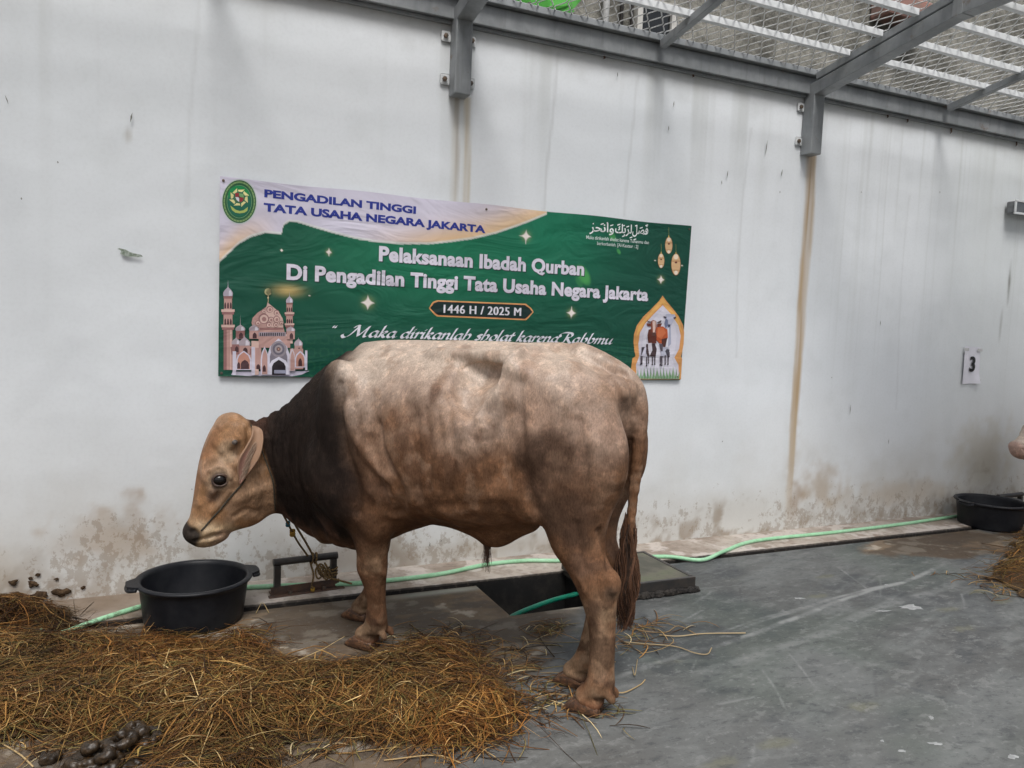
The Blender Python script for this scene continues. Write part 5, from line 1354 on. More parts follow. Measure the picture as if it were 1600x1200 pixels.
# goats in front
cp([(235, 700), (340, 690), (365, 760), (350, 860), (250, 850), (225, 780)], (70, 54, 58)); cp([(255, 690), (300, 685), (310, 780), (275, 850), (258, 760)], (206, 202, 212)); cp([(165, 745), (235, 740), (225, 860), (165, 850)], (198, 196, 212)); cp([(175, 740), (215, 735), (190, 800), (170, 850), (180, 900), (165, 900)], (60, 54, 62))
cp([(410, 740), (520, 745), (525, 840), (420, 860)], (182, 184, 200)); cp([(395, 700), (440, 700), (440, 790), (415, 790)], (90, 84, 94)); cp([(490, 760), (525, 770), (515, 830), (495, 850), (470, 790)], (72, 70, 80))
for lx, y0, y1 in ((168, 850, 955), (180, 850, 950), (238, 860, 975), (262, 855, 940), (310, 860, 960), (340, 860, 955), (410, 850, 965), (428, 850, 970), (470, 840, 955), (505, 830, 955), (518, 800, 860)): cp([(lx - 7, y0), (lx + 9, y0), (lx + 5, y1), (lx - 5, y1)], (84, 76, 84)); cp([(lx - 9, y1 - 12), (lx + 7, y1 - 12), (lx + 7, y1 + 4), (lx - 12, y1 + 4)], (52, 46, 54))
a.build('cattle_print', 'orange pointed arch with a printed brown cow, a pale cow and goats')
# nails holding the banner
for p in ((349, 282), (1077, 358), (346, 583), (760, 327), (1058, 589)):
    c = xz(*p); V, F = lathe([(0.0001, -.004), (.005, -.004), (.007, 0), (.007, .002), (.0001, .003)], 10); V = [(c[0] + u, float(ban_y(c[0], c[1])) - .002 - w, c[1] + v) for u, v, w in V]
    mesh_obj('nail', V, F, M['bolt'], ban)

# ------------------------------------------------------------------ number sheet, wall box
q = [xz(1508, 541), xz(1533, 543), xz(1529, 599), xz(1504, 600)]
paper = tag(empty('number_sheet', (float(q[3][0]), -0.02, float(q[3][1]))), 'white paper sheet with a black number 3 taped to the wall', 'paper sheet')
V, F, n = [], [], 14
for i in range(n + 1):
    for j in range(n + 1):
        u, v = i / n, j / n; p = (q[0] * (1 - u) + q[1] * u) * (1 - v) + (q[3] * (1 - u) + q[2] * u) * v
        curl = .02 * max(0, u - .7) * max(0, v - .75) / .075 + .008 * max(0, .25 - v) * max(0, .3 - u) * 10 + .003 * math.sin(u * 5 + v * 3)
        V.append((p[0], -0.017 - curl, p[1]))
for i in range(n):
    for j in range(n): F.append((i * (n + 1) + j, i * (n + 1) + j + 1, (i + 1) * (n + 1) + j + 1, (i + 1) * (n + 1) + j))
mesh_obj('sheet', V, F, m_plain('paper', (.80, .79, .86), (.74, .74, .80), .7, 12), paper, smooth=True)
V2, F2 = text_geo('3', 0.03); A0, A1 = xz(1513.5, 581), xz(1524.5, 557)
V2 = (V2 - V2.min(0)) / np.ptp(V2, 0); mesh_obj('numeral', [(A0[0] + (A1[0] - A0[0]) * p[0], -0.0235, A0[1] + (A1[1] - A0[1]) * p[1]) for p in V2], F2, m_plain('black_ink', (.012, .012, .015), None, .6), paper)
for cpx in ((1510, 546), (1531, 547), (1528, 595)):
    c = xz(*cpx); box_obj('tape', (c[0] - .03, -.0225, c[1] - .012), (c[0] + .03, -.0215, c[1] + .012), m_plain('clear_tape', (.70, .70, .70), None, .25), paper)
b0 = at_wall(1585, 334, -.1); b1 = at_wall(1585, 311, -.1)
lamp = tag(empty('wall_floodlight', (float(b0[0]) + .2, -.06, float(b0[2]))), 'grey metal floodlight box fixed high on the wall at the right edge', 'light fitting')
bx0 = float(b0[0]); z0, z1 = float(b0[2]), float(b1[2])
M['lampgrey'] = m_plain('grey_casting', (.19, .20, .21), (.13, .135, .14), .5, 20)
box_obj('housing', (bx0 + .01, -.09, z0 + .01), (bx0 + .39, -.02, z1 - .01), M['lampgrey'], lamp, .008)
for nm, lo, hi in (('rim', (bx0, -.105, z0), (bx0 + .4, -.092, z0 + .018)), ('rim', (bx0, -.105, z1 - .018), (bx0 + .4, -.092, z1)), ('rim', (bx0, -.105, z0 + .019), (bx0 + .018, -.092, z1 - .019)), ('rim', (bx0 + .382, -.105, z0 + .019), (bx0 + .4, -.092, z1 - .019))): box_obj(nm, lo, hi, M['purlin'], lamp, .003)
box_obj('lens', (bx0 + .02, -.099, z0 + .02), (bx0 + .38, -.093, z1 - .02), m_plain('dull_glass', (.09, .10, .115), (.13, .14, .15), .2, 3), lamp)
# scratches and small scars in the paint
for px, py, L, sl in ((1199, 230, 26, .1), (1138, 272, 14, .1), (1129, 285, 8, 0), (1223, 270, 14, .15), (1220, 300, 5, 0), (966, 116, 8, 0), (1054, 162, 10, .1), (1046, 200, 9, 0), (10, 155, 10, -.3), (90, 253, 3, 0), (33, 310, 3, 0), (1347, 300, 4, 0), (1301, 590, 3, 0), (1330, 640, 20, 0), (1390, 690, 12, 0), (300, 765, 2, 0), (672, 852, 5, .5), (1130, 690, 3, .5), (690, 846, 3, .4), (205, 183, 12, .2), (1377, 505, 10, 0), (1470, 300, 5, 0)):
    c = xz(px, py); l = L * .0021; w = .0035
    if at_wall(px, py)[0] < 0.2 or True:
        V = [(c[0] + sl * l, -.0118, c[1] + l), (c[0] - w, -.0118, c[1] + l * .2), (c[0] - sl * l, -.0118, c[1] - l), (c[0] + w, -.0118, c[1] - l * .1)]
        mesh_obj('paint_scratch', V, [(0, 1, 2, 3)], M['scr'] if 'scr' in M else M.setdefault('scr', m_plain('old_grey_plaster', (.25, .25, .23), (.12, .12, .11), .8, 80, bump=0)), wall)
# ------------------------------------------------------------------ tubs
def make_tub(loc, rot, label):
    t = tag(empty('feeding_tub', loc), label, 'tub', 'black plastic tubs by the wall')
    t.rotation_euler.z = rot; MW = Matrix.Translation(loc) @ Matrix.Rotation(rot, 4, 'Z')
    def put(name, V, F, m, parent=t):
        o = mesh_obj(name, V, F, m, None, smooth=True); o.parent = parent; return o
    prof = [(.0001, 0), (.208, 0), (.221, .006), (.225, .02), (.243, .175), (.246, .192), (.262, .196), (.266, .203), (.262, .210), (.246, .212), (.236, .205), (.234, .19), (.216, .03), (.205, .014), (.0001, .014)]
    V, F = lathe(prof, 64); put('body', V, F, M['black_plastic'])
    V, F = lathe([(.0001, .045), (.2165, .045)], 48); put('water', V, F, M['water'])
    for s in (1, -1):                                                       # moulded grips: a flat lug with a rolled lip
        pts = [(.250, -.075), (.275, -.058), (.296, -.040), (.300, 0), (.296, .040), (.275, .058), (.250, .075)]
        V, F = [], []
        for z in (.199, .211):
            V += [(s * x, y, z) for x, y in pts]
        n = len(pts); F = [tuple(range(n)), tuple(range(2 * n - 1, n - 1, -1))] + [(i, i + 1, n + i + 1, n + i) for i in range(n - 1)]
        h = put('handle', V, F, M['black_plastic']); h.data.polygons.foreach_set('use_smooth', np.zeros(len(F), bool))
        V, F = tube(spline([(s * .262, -.068, .196), (s * .290, -.042, .189), (s * .296, 0, .187), (s * .290, .042, .189), (s * .262, .068, .196)], 5), .008, 8); put('grip_lip', list(V), F, M['black_plastic'], h)
    return t
make_tub((.152, -.425, .0), 0.12, 'round black plastic tub on the hay under the brown bull\'s muzzle')
make_tub((6.10, -.36, .0), -0.10, 'black plastic tub standing by the wall at the right edge')

# ------------------------------------------------------------------ tethering frames
def make_frame(loc, rz, label):
    t = tag(empty('hitching_rail', loc), label, 'hitching rail', 'black steel hitching rails on the ledge'); t.rotation_euler.z = rz
    W, H, r = .30, .172, .0165
    def put(name, bm, m):
        o = bm_obj(name, bm, m); o.parent = t; return o
    bm = bmesh.new(); box(bm, (-r, -r, .012), (r, r, H - .0165), .004); put('upright', bm, M['black_paint'])
    bm = bmesh.new(); box(bm, (W - r, -r, .012), (W + r, r, H - .0165), .004); put('upright', bm, M['black_paint'])
    V, F = tube([(-r - .004, 0, H), (W + r + .004, 0, H)], .0195, 12); o = mesh_obj('top_rail', list(V), F, M['black_paint'], smooth=False); o.parent = t
    bm = bmesh.new(); box(bm, (-.035, -.018, .004), (W + .03, -.010, .045), .002); box(bm, (-.035, -.0095, .004), (W + .03, .035, .012), .002); put('base_angle', bm, M['rust'])
    bm = bmesh.new(); box(bm, (-.05, -.055, -.006), (W + .05, -.0185, .006), .003); put('base_plate', bm, M['rust'])
    for bx_ in (.06, .24):
        V, F = lathe([(.0001, .012), (.012, .012), (.012, 0), (.0001, 0)], 6); o = mesh_obj('bolt', [(a + bx_, -.036 + b, c + .0075) for a, b, c in V], F, M['bolt']); o.parent = t
    return t
make_frame((.560, -.245, .012), 0.10, 'black pipe hitching rail with rope on it beside the tub under the bull')
make_frame((6.45, -.20, .012), 0.05, 'black pipe hitching rail half hidden behind the right hand tub')

# ------------------------------------------------------------------ pit cover, pipe, hose
lid = tag(empty('pit_cover', (2.47, -.63, 0)), 'thick black framed pit cover with mossy concrete top beside the open pit', 'pit cover')
def m_lid():
    k = NT('mossy_concrete', .7, .3); n = k.noise(scale=5, detail=5); f = k.noise(scale=28, detail=4)
    c = k.mix(k.step(n, .38, .65), (.085, .085, .068), (.15, .14, .112)); c = k.mix(k.mul(k.step(n, .5, .68), .5), c, (.10, .125, .07)); c = k.mix(k.mul(k.step(f, .5, .7), .4), c, (.09, .085, .07)); k.bump(f, .3, .006); return k.out(c)
L0, L1, L2, L3 = 2.18, 2.765, -.895, -.375
bm = bmesh.new(); box(bm, (L0 + .025, L2 + .025, .04), (L1 - .025, L3 - .025, .087)); bm_obj('slab', bm, m_lid(), lid)
for lo, hi in (((L0, L2, .032), (L1, L2 + .024, .090)), ((L0, L3 - .024, .032), (L1, L3, .090)), ((L0, L2 + .0245, .032), (L0 + .024, L3 - .0245, .090)), ((L1 - .024, L2 + .0245, .032), (L1, L3 - .0245, .090))):
    bm = bmesh.new(); box(bm, lo, hi, .003); bm_obj('frame_edge', bm, M['black_paint'], lid)
tube_obj('lift_handle', spline([(2.47, -.55, .088), (2.475, -.55, .112), (2.52, -.53, .118), (2.59, -.51, .114), (2.60, -.505, .088)], 6), .004, M['black_paint'], lid)
# crumbled dirt under the cover
r3 = np.random.default_rng(11)
bm = bmesh.new()
for i in range(150):
    e = r3.random(); x_ = L0 + .03 + (L1 - L0 - .03) * r3.random() if i < 110 else L1 - .01 + .01 * r3.random(); y_ = L2 + .012 * r3.random() if i < 110 else L2 + (L3 - L2) * r3.random(); s_ = .012 + .016 * r3.random()
    g = bmesh.ops.create_icosphere(bm, subdivisions=1, radius=s_)
    for v in g['verts']: v.co = Vector((v.co.x * (1 + r3.random() * .8), v.co.y, v.co.z * .8)) * (0.8 + .4 * r3.random()) + Vector((x_, y_, max(.008, .012 + .012 * r3.random())))
box(bm, (L0 + .01, L2 + .01, .001), (L1 - .01, L3 - .01, .0315))
tag(bm_obj('dirt_bed', bm, m_dark('black_dirt', (.015, .013, .012), (.06, .05, .04), .8), lid), kind='stuff')
def m_hose(name, c, c2, dirt):
    k = NT(name, .38, .5); n = k.noise(scale=9, detail=4); f = k.noise(scale=45, detail=3)
    x_, y_, z_ = k.sep()
    col = k.mix(k.step(n, .4, .65), c, c2); d = k.math('ADD', k.mul(k.step(x_, .4, -.5), .55), dirt)
    return k.out(k.mix(k.mul(k.step(f, .45, .62), d), col, (.09, .06, .03)))
M['hose'] = m_hose('pale_green_hose', (.30, .60, .36), (.36, .66, .42), .12)
def fl(px, py, z): return at_floor(px, py, z)
hp_ = [fl(5, 1010, .02), fl(22, 1001, .02), fl(65, 986, .02), (-.52, -.44, .012), fl(90, 991, .014), fl(150, 970, .018), fl(222, 947, .025), (.20, -.10, .025), fl(400, 917, .025), fl(470, 914, .025), fl(560, 911, .025), fl(680, 898, .025), fl(760, 882, .025), fl(820, 876, .025), fl(870, 876, .025),
       (2.55, -.27, .025), (2.95, -.335, .025), fl(1095, 875, .02), fl(1130, 862, .025), fl(1180, 845, .025), fl(1300, 832, .025), fl(1400, 820, .025), fl(1490, 807, .025), (6.9, -.06, .025), (8.5, -.12, .025)]
hp_ = spline([np.array(p) for p in hp_], 6)
tag(tube_obj('garden_hose', hp_, .0125, M['hose'], None, 10), 'pale green hose lying along the foot of the wall behind the bull', 'hose')
M['pipe'] = m_hose('dark_green_hose', (.0, .16, .10), (.01, .20, .13), .2)
tag(tube_obj('pit_hose', spline([(1.63, -.78, -.075), (1.75, -.72, -.06), (2.0, -.62, -.055), (2.20, -.56, -.06)], 6), .0135, M['pipe'], None, 10), 'dark green hose lying inside the open drain pit', 'hose')

# ------------------------------------------------------------------ halter and tether rope
def m_rope(name, c, c2):
    k = NT(name, .8, .2); n = k.noise(k.scale(k.pos, (1, 1, 1)), 160, 2); return k.out(k.mix(k.step(n, .4, .6), c, c2))
M['halter'] = m_rope('dark_cord', (.035, .035, .028), (.07, .06, .045)); M['rope'] = m_rope('yellow_brown_rope', (.23, .15, .06), (.09, .06, .035)); M['blue'] = m_rope('blue_twine', (.03, .12, .18), (.05, .17, .22)); M['ochre'] = m_rope('ochre_twine', (.42, .25, .04), (.28, .17, .04))
halter = tag(empty('halter', tuple(b_world(HA))), 'thin dark cord halter round the brown bull\'s nose and neck', 'halter')
def on_path(pts, off): 
    out = [on_bull(px, py, off) for px, py in pts]; return [p for p in out if p is not None]
V = on_path([(314, 829), (322, 821), (331, 810), (341, 799), (352, 786), (362, 774), (371, 764), (378, 756), (383, 748)], .003)
tube_obj('cheek_cord', spline(V, 4), .0038, M['halter'], halter, 7)
V = on_path([(391, 664), (397, 674), (403, 686), (410, 704), (416, 721), (421, 734), (426, 748), (428, 762), (428.5, 774), (429.5, 784), (430, 791), (430.5, 797)], .003)
tube_obj('neck_cord', spline(V, 4), .0032, M['halter'], halter, 7)
nose = on_bull(314, 829, .003)
thr = V[-1]
rope = tag(empty('tether_rope', tuple(thr)), 'yellow brown rope tied from the bull\'s neck down to the hitching rail', 'rope')
def rp(px, py, u): return at_wall(px, py, thr[1] + (-.235 - thr[1]) * u)
def twist(path, r, k=2.0):
    path = spline(path, 10); return path
s1 = [thr, rp(433, 789, .08), rp(442, 803, .25), rp(451, 820, .42), rp(458, 834, .6), rp(468, 851, .8), rp(481, 869, 1.0), (.735, -.245, .15), (.745, -.262, .10), (.735, -.275, .05), (.74, -.27, .030)]
tube_obj('strand', spline(s1, 6), np.r_[np.linspace(.0042, .0042, 1), np.full(len(spline(s1, 6)) - 1, .0052)], M['rope'], rope, 7)
s2 = [rp(453, 806, .36), rp(458, 814, .42), rp(466, 828, .58), rp(478, 848, .78), rp(489, 868, 1.0), (.765, -.250, .15), (.79, -.272, .11), (.815, -.270, .085), (.85, -.26, .07), (.89, -.25, .052), (.95, -.27, .035)]
tube_obj('strand', spline(s2, 6), .0058, M['rope'], rope, 7)
def knot(c, r, m, n=3):
    c = np.array(c); parts = []
    for i in range(n):
        ax = np.array([math.sin(i * 2.1), math.cos(i * 1.7), .5 + .5 * math.sin(i)]); ax /= np.linalg.norm(ax); u = np.cross(ax, [0, 0, 1.0]); u /= np.linalg.norm(u); w = np.cross(ax, u)
        P = [c + np.array([0, 0, (i - n / 2) * r * .45]) + (u * math.cos(t) + w * math.sin(t)) * r * .62 for t in np.linspace(0, 6.28, 14)]
        parts.append(tube(P, r * .42, 6, False))
    V, F = join_geo(parts); return mesh_obj('knot', V, F, m, rope, smooth=True)
knot(rp(450, 818, .42), .012, M['blue']); knot(rp(457, 831, .57), .015, M['ochre'], 4)
# hitches round the frame
for (bx_, bz, ax) in ((.742, .187, 0), (.760, .187, 0), (.835, .115, 1), (.835, .098, 1), (.835, .082, 1)):
    P = []
    for t in np.linspace(0, 2 * math.pi, 16):
        if ax == 0: P.append((bx_ + .004 * math.sin(t), -.228 + .027 * math.cos(t), bz - .003 + .027 * math.sin(t)))
        else: P.append((bx_ + .016 + .027 * math.cos(t), -.219 + .027 * math.sin(t), bz + .004 * math.cos(t)))
    V, F = tube(P, .0055, 6, False); mesh_obj('hitch', list(V), F, M['rope'], rope, smooth=True)
for i in range(5):
    c = np.array([.775 + .012 * i, -.262, .115 + .012 * math.sin(i * 2.0)]); P = [c + np.array([.02 * math.cos(t + i), -.006 * math.sin(2 * t), .035 * math.sin(t + i * .6)]) for t in np.linspace(0, 5.5, 14)]
    V, F = tube(P, .005, 6); mesh_obj('loop', list(V), F, M['rope'], rope, smooth=True)
knot((.74, -.270, .026), .012, M['ochre'])

# ------------------------------------------------------------------ hay
def m_straw():
    k = NT('straw', .65, .25); return k.out(k.attr('Col'))
M['straw'] = m_straw()
PAL = [((.27, .15, .05), 4), ((.175, .088, .030), 5), ((.095, .048, .019), 5), ((.042, .024, .012), 4), ((.37, .245, .10), 2.6), ((.215, .165, .06), 2.6), ((.13, .115, .045), 2.0), ((.52, .42, .24), .9)]
pc = np.array([p[0] for p in PAL]); pw_ = np.array([p[1] for p in PAL], float); pw_ /= pw_.sum()
def in_poly(x, y, P):
    r = np.zeros(len(x), bool); n = len(P)
    for i in range(n):
        x0, y0 = P[i]; x1, y1 = P[(i + 1) % n]
        c = ((y0 > y) != (y1 > y)) & (x < (x1 - x0) * (y - y0) / (y1 - y0 + 1e-12) + x0); r ^= c
    return r
def poly_dist(x, y, P):
    d = np.full(len(x), 9.0); n = len(P)
    for i in range(n):
        a_ = np.array(P[i]); b_ = np.array(P[(i + 1) % n]); e = b_ - a_
        t = np.clip(((x - a_[0]) * e[0] + (y - a_[1]) * e[1]) / (e @ e + 1e-12), 0, 1); d = np.minimum(d, np.hypot(x - a_[0] - t * e[0], y - a_[1] - t * e[1]))
    return d
def hay_h(x, y, P, hmax):
    ins = in_poly(x, y, P); d = poly_dist(x, y, P) * np.where(ins, 1, -1)
    n = fbm(np.stack([x * 5, y * 5, x * 0], -1), 91, 3)
    return hmax * sst(-.02, .22, d) * (.35 + .95 * n), d
def strand_mesh(C, ang, length, curv, tilt, rad, zl, cols, seed, ground_fn, seg=4):
    """C: (n,2) middle points; builds n bent blades lying on ground_fn"""
    n = len(C); g = np.random.default_rng(seed); t = np.linspace(-.5, .5, seg + 1)
    A = ang[:, None] + curv[:, None] * t[None]                      # heading along the blade
    ds = length[:, None] / seg
    dx = np.cos(A) * ds; dy = np.sin(A) * ds
    X = C[:, 0:1] + np.cumsum(dx, 1) - dx.sum(1, keepdims=True) / 2; Y = C[:, 1:2] + np.cumsum(dy, 1) - dy.sum(1, keepdims=True) / 2
    G = ground_fn(X.ravel(), Y.ravel()).reshape(X.shape)
    Z = G + zl[:, None] + tilt[:, None] * length[:, None] * t[None] + (g.random((n, 1)) * .02) * np.sin((t[None] + .5) * math.pi)
    Z = np.maximum(Z, G * .5 + rad[:, None] * .8)
    P = np.stack([X, Y, Z], -1)
    T = np.gradient(P, axis=1); T /= np.linalg.norm(T, axis=2, keepdims=True) + 1e-9
    S = np.cross(T, np.array([0, 0, 1.0])); S /= np.linalg.norm(S, axis=2, keepdims=True) + 1e-9; U = np.cross(S, T)
    r = rad[:, None] * np.array([.6] + [1.0] * (seg - 1) + [.35])[None]
    k = 3; a_ = np.arange(k) * 2 * math.pi / k + .5
    V = P[:, :, None, :] + r[:, :, None, None] * (np.cos(a_)[None, None, :, None] * S[:, :, None, :] * 1.25 + np.sin(a_)[None, None, :, None] * U[:, :, None, :] * .7)
    idx = np.arange(n * (seg + 1) * k).reshape(n, seg + 1, k)
    A0, B0, C0, D0 = idx[:, :-1], np.roll(idx[:, :-1], -1, 2), np.roll(idx[:, 1:], -1, 2), idx[:, 1:]
    F = np.stack([A0, B0, C0, D0], -1).reshape(-1, 4)
    return V.reshape(-1, 3), F, np.repeat(cols, (seg + 1) * k, 0)
def hay_pile(name, px_poly, n, hmax, seed, label, dark=1.0, xlim=None, lenscale=1.0):
    P = [tuple(at_floor(*p, .02)[:2]) for p in px_poly]; PA = np.array(P); lo, hi = PA.min(0), PA.max(0)
    if xlim is not None: lo = np.maximum(lo, xlim[0]); hi = np.minimum(hi, xlim[1])
    g = np.random.default_rng(seed)
    gf_ = lambda x, y: hay_h(x, y, P, hmax)[0]
    # matted bed
    st = .02; bx_, by_ = np.meshgrid(np.arange(lo[0] - .05, hi[0] + .05, st), np.arange(lo[1] - .05, hi[1] + .05, st), indexing='ij'); sh_ = bx_.shape
    hh, d = hay_h(bx_.ravel(), by_.ravel(), P, hmax); rag = (fbm(np.stack([bx_.ravel() * 14, by_.ravel() * 14, 0 * hh], -1), 17, 3) - .5) * .16
    ok = ((d + rag) > .02).reshape(sh_); I = np.arange(sh_[0] * sh_[1]).reshape(sh_)
    cell = ok[:-1, :-1] & ok[1:, :-1] & ok[:-1, 1:] & ok[1:, 1:]
    F = np.stack([I[:-1, :-1][cell], I[1:, :-1][cell], I[1:, 1:][cell], I[:-1, 1:][cell]], 1)
    zz = hh * .8 + .002 + .012 * fbm(np.stack([bx_.ravel() * 30, by_.ravel() * 30, 0 * hh], -1), 23, 2)
    V0 = np.stack([bx_.ravel(), by_.ravel(), zz], 1); used = np.unique(F); mp_ = np.full(len(V0), -1); mp_[used] = np.arange(len(used)); V0 = V0[used]; F = mp_[F]
    c0 = np.array([.055, .034, .017]) * dark * (.5 + fbm(V0 * 25, 5)[:, None])
    # blades
    m = int(n * 2.6); C = lo + (hi - lo) * g.random((m, 2)); _, d = hay_h(C[:, 0], C[:, 1], P, hmax)
    rag = (fbm(np.stack([C[:, 0] * 9, C[:, 1] * 9, C[:, 0] * 0], -1), 17, 3) - .5) * .20
    keep = (d + rag * 1.5 + g.normal(0, .045, m)) > 0; keep &= g.random(m) < .25 + .75 * sst(-.02, .16, d); C = C[keep][:n]; n = len(C)
    clump = fbm(np.stack([C[:, 0] * 3.0, C[:, 1] * 3.0, C[:, 0] * 0], -1), 33, 2)
    ang = clump * 9.5 + g.normal(0, .75, n); L = lenscale * np.clip(g.lognormal(math.log(.13), .5, n), .04, .42)
    curv = g.normal(0, .75, n); tilt = np.clip(g.normal(0, .16, n), -.4, .5); rad = np.where(g.random(n) < .12, g.uniform(.0018, .0032, n), g.uniform(.0007, .0015, n)); zl = g.random(n) ** 1.6 * .040
    lum = .06 + 1.22 * fbm(np.stack([C[:, 0] * 4.5, C[:, 1] * 4.5, C[:, 0] * 0 + 3], -1), 55, 3) + .9 * zl / .034 * .5
    warm = sst(.42, .6, fbm(np.stack([C[:, 0] * 2.6, C[:, 1] * 2.6, C[:, 0] * 0 + 9], -1), 66, 2))[:, None]
    cols = pc[g.choice(len(pc), n, p=pw_)] * (lum * g.uniform(.7, 1.25, n))[:, None] * dark; cols = cols * .92 * (np.array([1.0, .82, .66]) * (1 - warm) + np.array([1.08, 1.03, .98]) * warm); cols = cols * np.array([1.06, 1.0, .84])
    V1, F1, c1 = strand_mesh(C, ang, L, curv, tilt, rad, zl, cols, seed, gf_, 3)
    o = mesh_obj(name, np.vstack([V0, V1]), np.vstack([F, F1 + len(V0)]), M['straw'], smooth=False); set_col(o, np.vstack([c0, c1])); tag(o, label, 'hay', kind='stuff')
    return o
main_px = [(-420, 1010), (-200, 985), (40, 985), (150, 992), (215, 998), (262, 992), (300, 1002), (345, 1006), (385, 990), (410, 1000), (425, 1025), (460, 1030), (520, 1035), (560, 1030), (610, 1012), (660, 1000), (715, 1003), (745, 1015), (762, 1045), (800, 1075), (838, 1098), (825, 1125), (790, 1140), (780, 1165), (700, 1168), (640, 1150), (560, 1155), (470, 1150), (400, 1165), (330, 1180), (270, 1195), (230, 1150), (150, 1145), (60, 1152), (0, 1165), (-300, 1180)]
hay_pile('hay_bed', main_px, 34000, .055, 3, 'wide spread of golden brown hay on the floor in front of the tub')
hay_pile('hay_heap', [(-300, 960), (-60, 935), (10, 940), (45, 932), (85, 942), (125, 955), (135, 975), (90, 985), (40, 985), (-40, 1010), (-300, 1030)], 2600, .12, 5, 'dark damp hay heaped against the wall at the left', .62)
hay_pile('hay_tail', [(255, 1195), (270, 1180), (330, 1178), (420, 1165), (450, 1180), (420, 1230), (300, 1240)], 700, .02, 8, 'thin fringe of hay at the lower edge beside the dung', .9)
hay_pile('hay_litter', [(1535, 900), (1552, 880), (1575, 845), (1600, 818), (1640, 800), (1900, 800), (1900, 960), (1700, 960), (1610, 945), (1575, 915)], 7500, .06, 9, 'golden hay spread in front of the right hand tub', 1.2)
# single stalks lying about on the bare floor
g = np.random.default_rng(21); CS, AN, LE = [], [], []
for (cx, cy, sx, sy, n_, a0) in ((800, 1040, 60, 25, 70, .3), (840, 1075, 50, 25, 60, .4), (760, 1010, 60, 14, 40, .2), (1000, 985, 60, 18, 45, .1), (980, 1010, 40, 15, 22, .4), (855, 985, 25, 10, 50, .3), (455, 935, 30, 10, 30, .3), (960, 1120, 30, 20, 14, -.9), (700, 1180, 120, 12, 30, .1), (500, 1175, 120, 12, 40, .2), (60, 1165, 60, 12, 30, .1), (1560, 915, 30, 14, 50, .1), (1500, 900, 60, 10, 14, .1), (860, 1110, 40, 20, 34, .5), (620, 1000, 50, 12, 25, .1), (700, 985, 40, 10, 20, .5)):
    for _ in range(n_):
        p = at_floor(cx + g.normal(0, sx * .6), cy + g.normal(0, sy * .6)); 
        if p[1] > -.42 or (PX0 - .1 < p[0] < L1 + .05 and p[1] > PY0 - .06): continue
        CS.append(p[:2]); AN.append(a0 + g.normal(0, .9)); LE.append(float(np.clip(g.lognormal(math.log(.12), .5), .03, .4)))
CS = np.array(CS); n_ = len(CS); zero = lambda x, y: np.zeros_like(x)
cols = pc[g.choice(len(pc), n_, p=pw_)] * g.uniform(.8, 1.6, n_)[:, None]
V, F, C1 = strand_mesh(CS, np.array(AN), np.array(LE), g.normal(0, .9, n_), g.normal(0, .05, n_), g.uniform(.0012, .0026, n_), np.full(n_, .002), cols, 4, zero, 6)
o = mesh_obj('loose_stalks', V, F, M['straw']); set_col(o, C1); tag(o, 'single stalks of hay strewn about the bare floor round the bull', 'hay', kind='stuff')
# a few long stalks one can pick out
STL = ['long curved stalk with a hooked end behind the hind hoof', 'straight pale stalk reaching farthest right across the grey floor', 'thin brown stalk bent in a zigzag behind the tail tuft', 'short pale stalk touching the back of the near hind pastern', 'tiny forked stalk on the floor right of the hind cannon', 'short dark stick left of the far hind hoof', 'dark stick on the concrete right of the near fore hoof', 'curved stalk at the bottom edge below the hay spread', 'pale stalk in the bottom left corner of the floor', 'bent pale stalk standing beside the tub near the drain slit']
for lab, (pts, r, c) in zip(STL, (([(975, 1003), (1010, 1006), (1055, 1010), (1085, 1020), (1105, 1022), (1112, 1012)], .0026, (.34, .26, .15)), ([(1030, 992), (1060, 994), (1100, 990), (1165, 989)], .0030, (.40, .31, .18)), ([(980, 975), (1000, 985), (1040, 988), (1060, 978), (1090, 992)], .0024, (.24, .16, .08)), ([(955, 1080), (975, 1082), (1000, 1070), (1008, 1062)], .0026, (.36, .26, .13)), ([(988, 1042), (992, 1055), (996, 1030)], .0018, (.34, .26, .14)),
                  ([(843, 995), (853, 1010), (866, 1026)], .0032, (.05, .035, .02)), ([(640, 975), (660, 990), (672, 1003)], .0032, (.08, .05, .025)), ([(600, 1188), (680, 1180), (720, 1192)], .0024, (.36, .25, .12)), ([(0, 1160), (30, 1178), (52, 1198)], .0028, (.42, .30, .15)), ([(400, 958), (410, 942), (420, 957)], .0022, (.4, .3, .15)))):
    P = [at_floor(px, py, .006 + .006 * (i % 2)) for i, (px, py) in enumerate(pts)]; kk = NT('stalk', .65, .25, c)
    tag(tube_obj('hay_stalk', spline(P, 5), r, kk.m, None, 6), lab, 'stalk', 'long stalks lying apart on the floor')

# ------------------------------------------------------------------ dung
def m_dung():
    k = NT('wet_dung', .42, .4); n = k.noise(scale=45, detail=5, rough=.7); k.bump(n, .25, .004); return k.out(k.mix(k.step(n, .4, .7), (.016, .010, .005), (.05, .03, .014)))
M['dung'] = m_dung()
def dung(name, c, blobs, label, h=.0045):
    B_ = np.array([b[:3] for b in blobs]); m_ = max(b[3] for b in blobs) + .02
    D = Field(B_.min(0) - m_, B_.max(0) + m_, h)
    for x_, y_, z_, r, sx, yaw in blobs: D.ell((x_, y_, z_), (r * sx, r * .72, r * .62), .012, yaw=yaw)
    V, F = D.mesh(); V = V + vnormals(V, F) * ((fbm(V * 75, 3) - .5) * .016)[:, None]; V[:, 2] = np.maximum(V[:, 2], 0)
    o = mesh_obj(name, V, F, M['dung'], smooth=True); o.location = c; return tag(o, label, 'dung')
g = np.random.default_rng(2); D0 = at_floor(188, 1178)
D = Field((-.24, -.17, -.005), (.24, .17, .13), .0045)
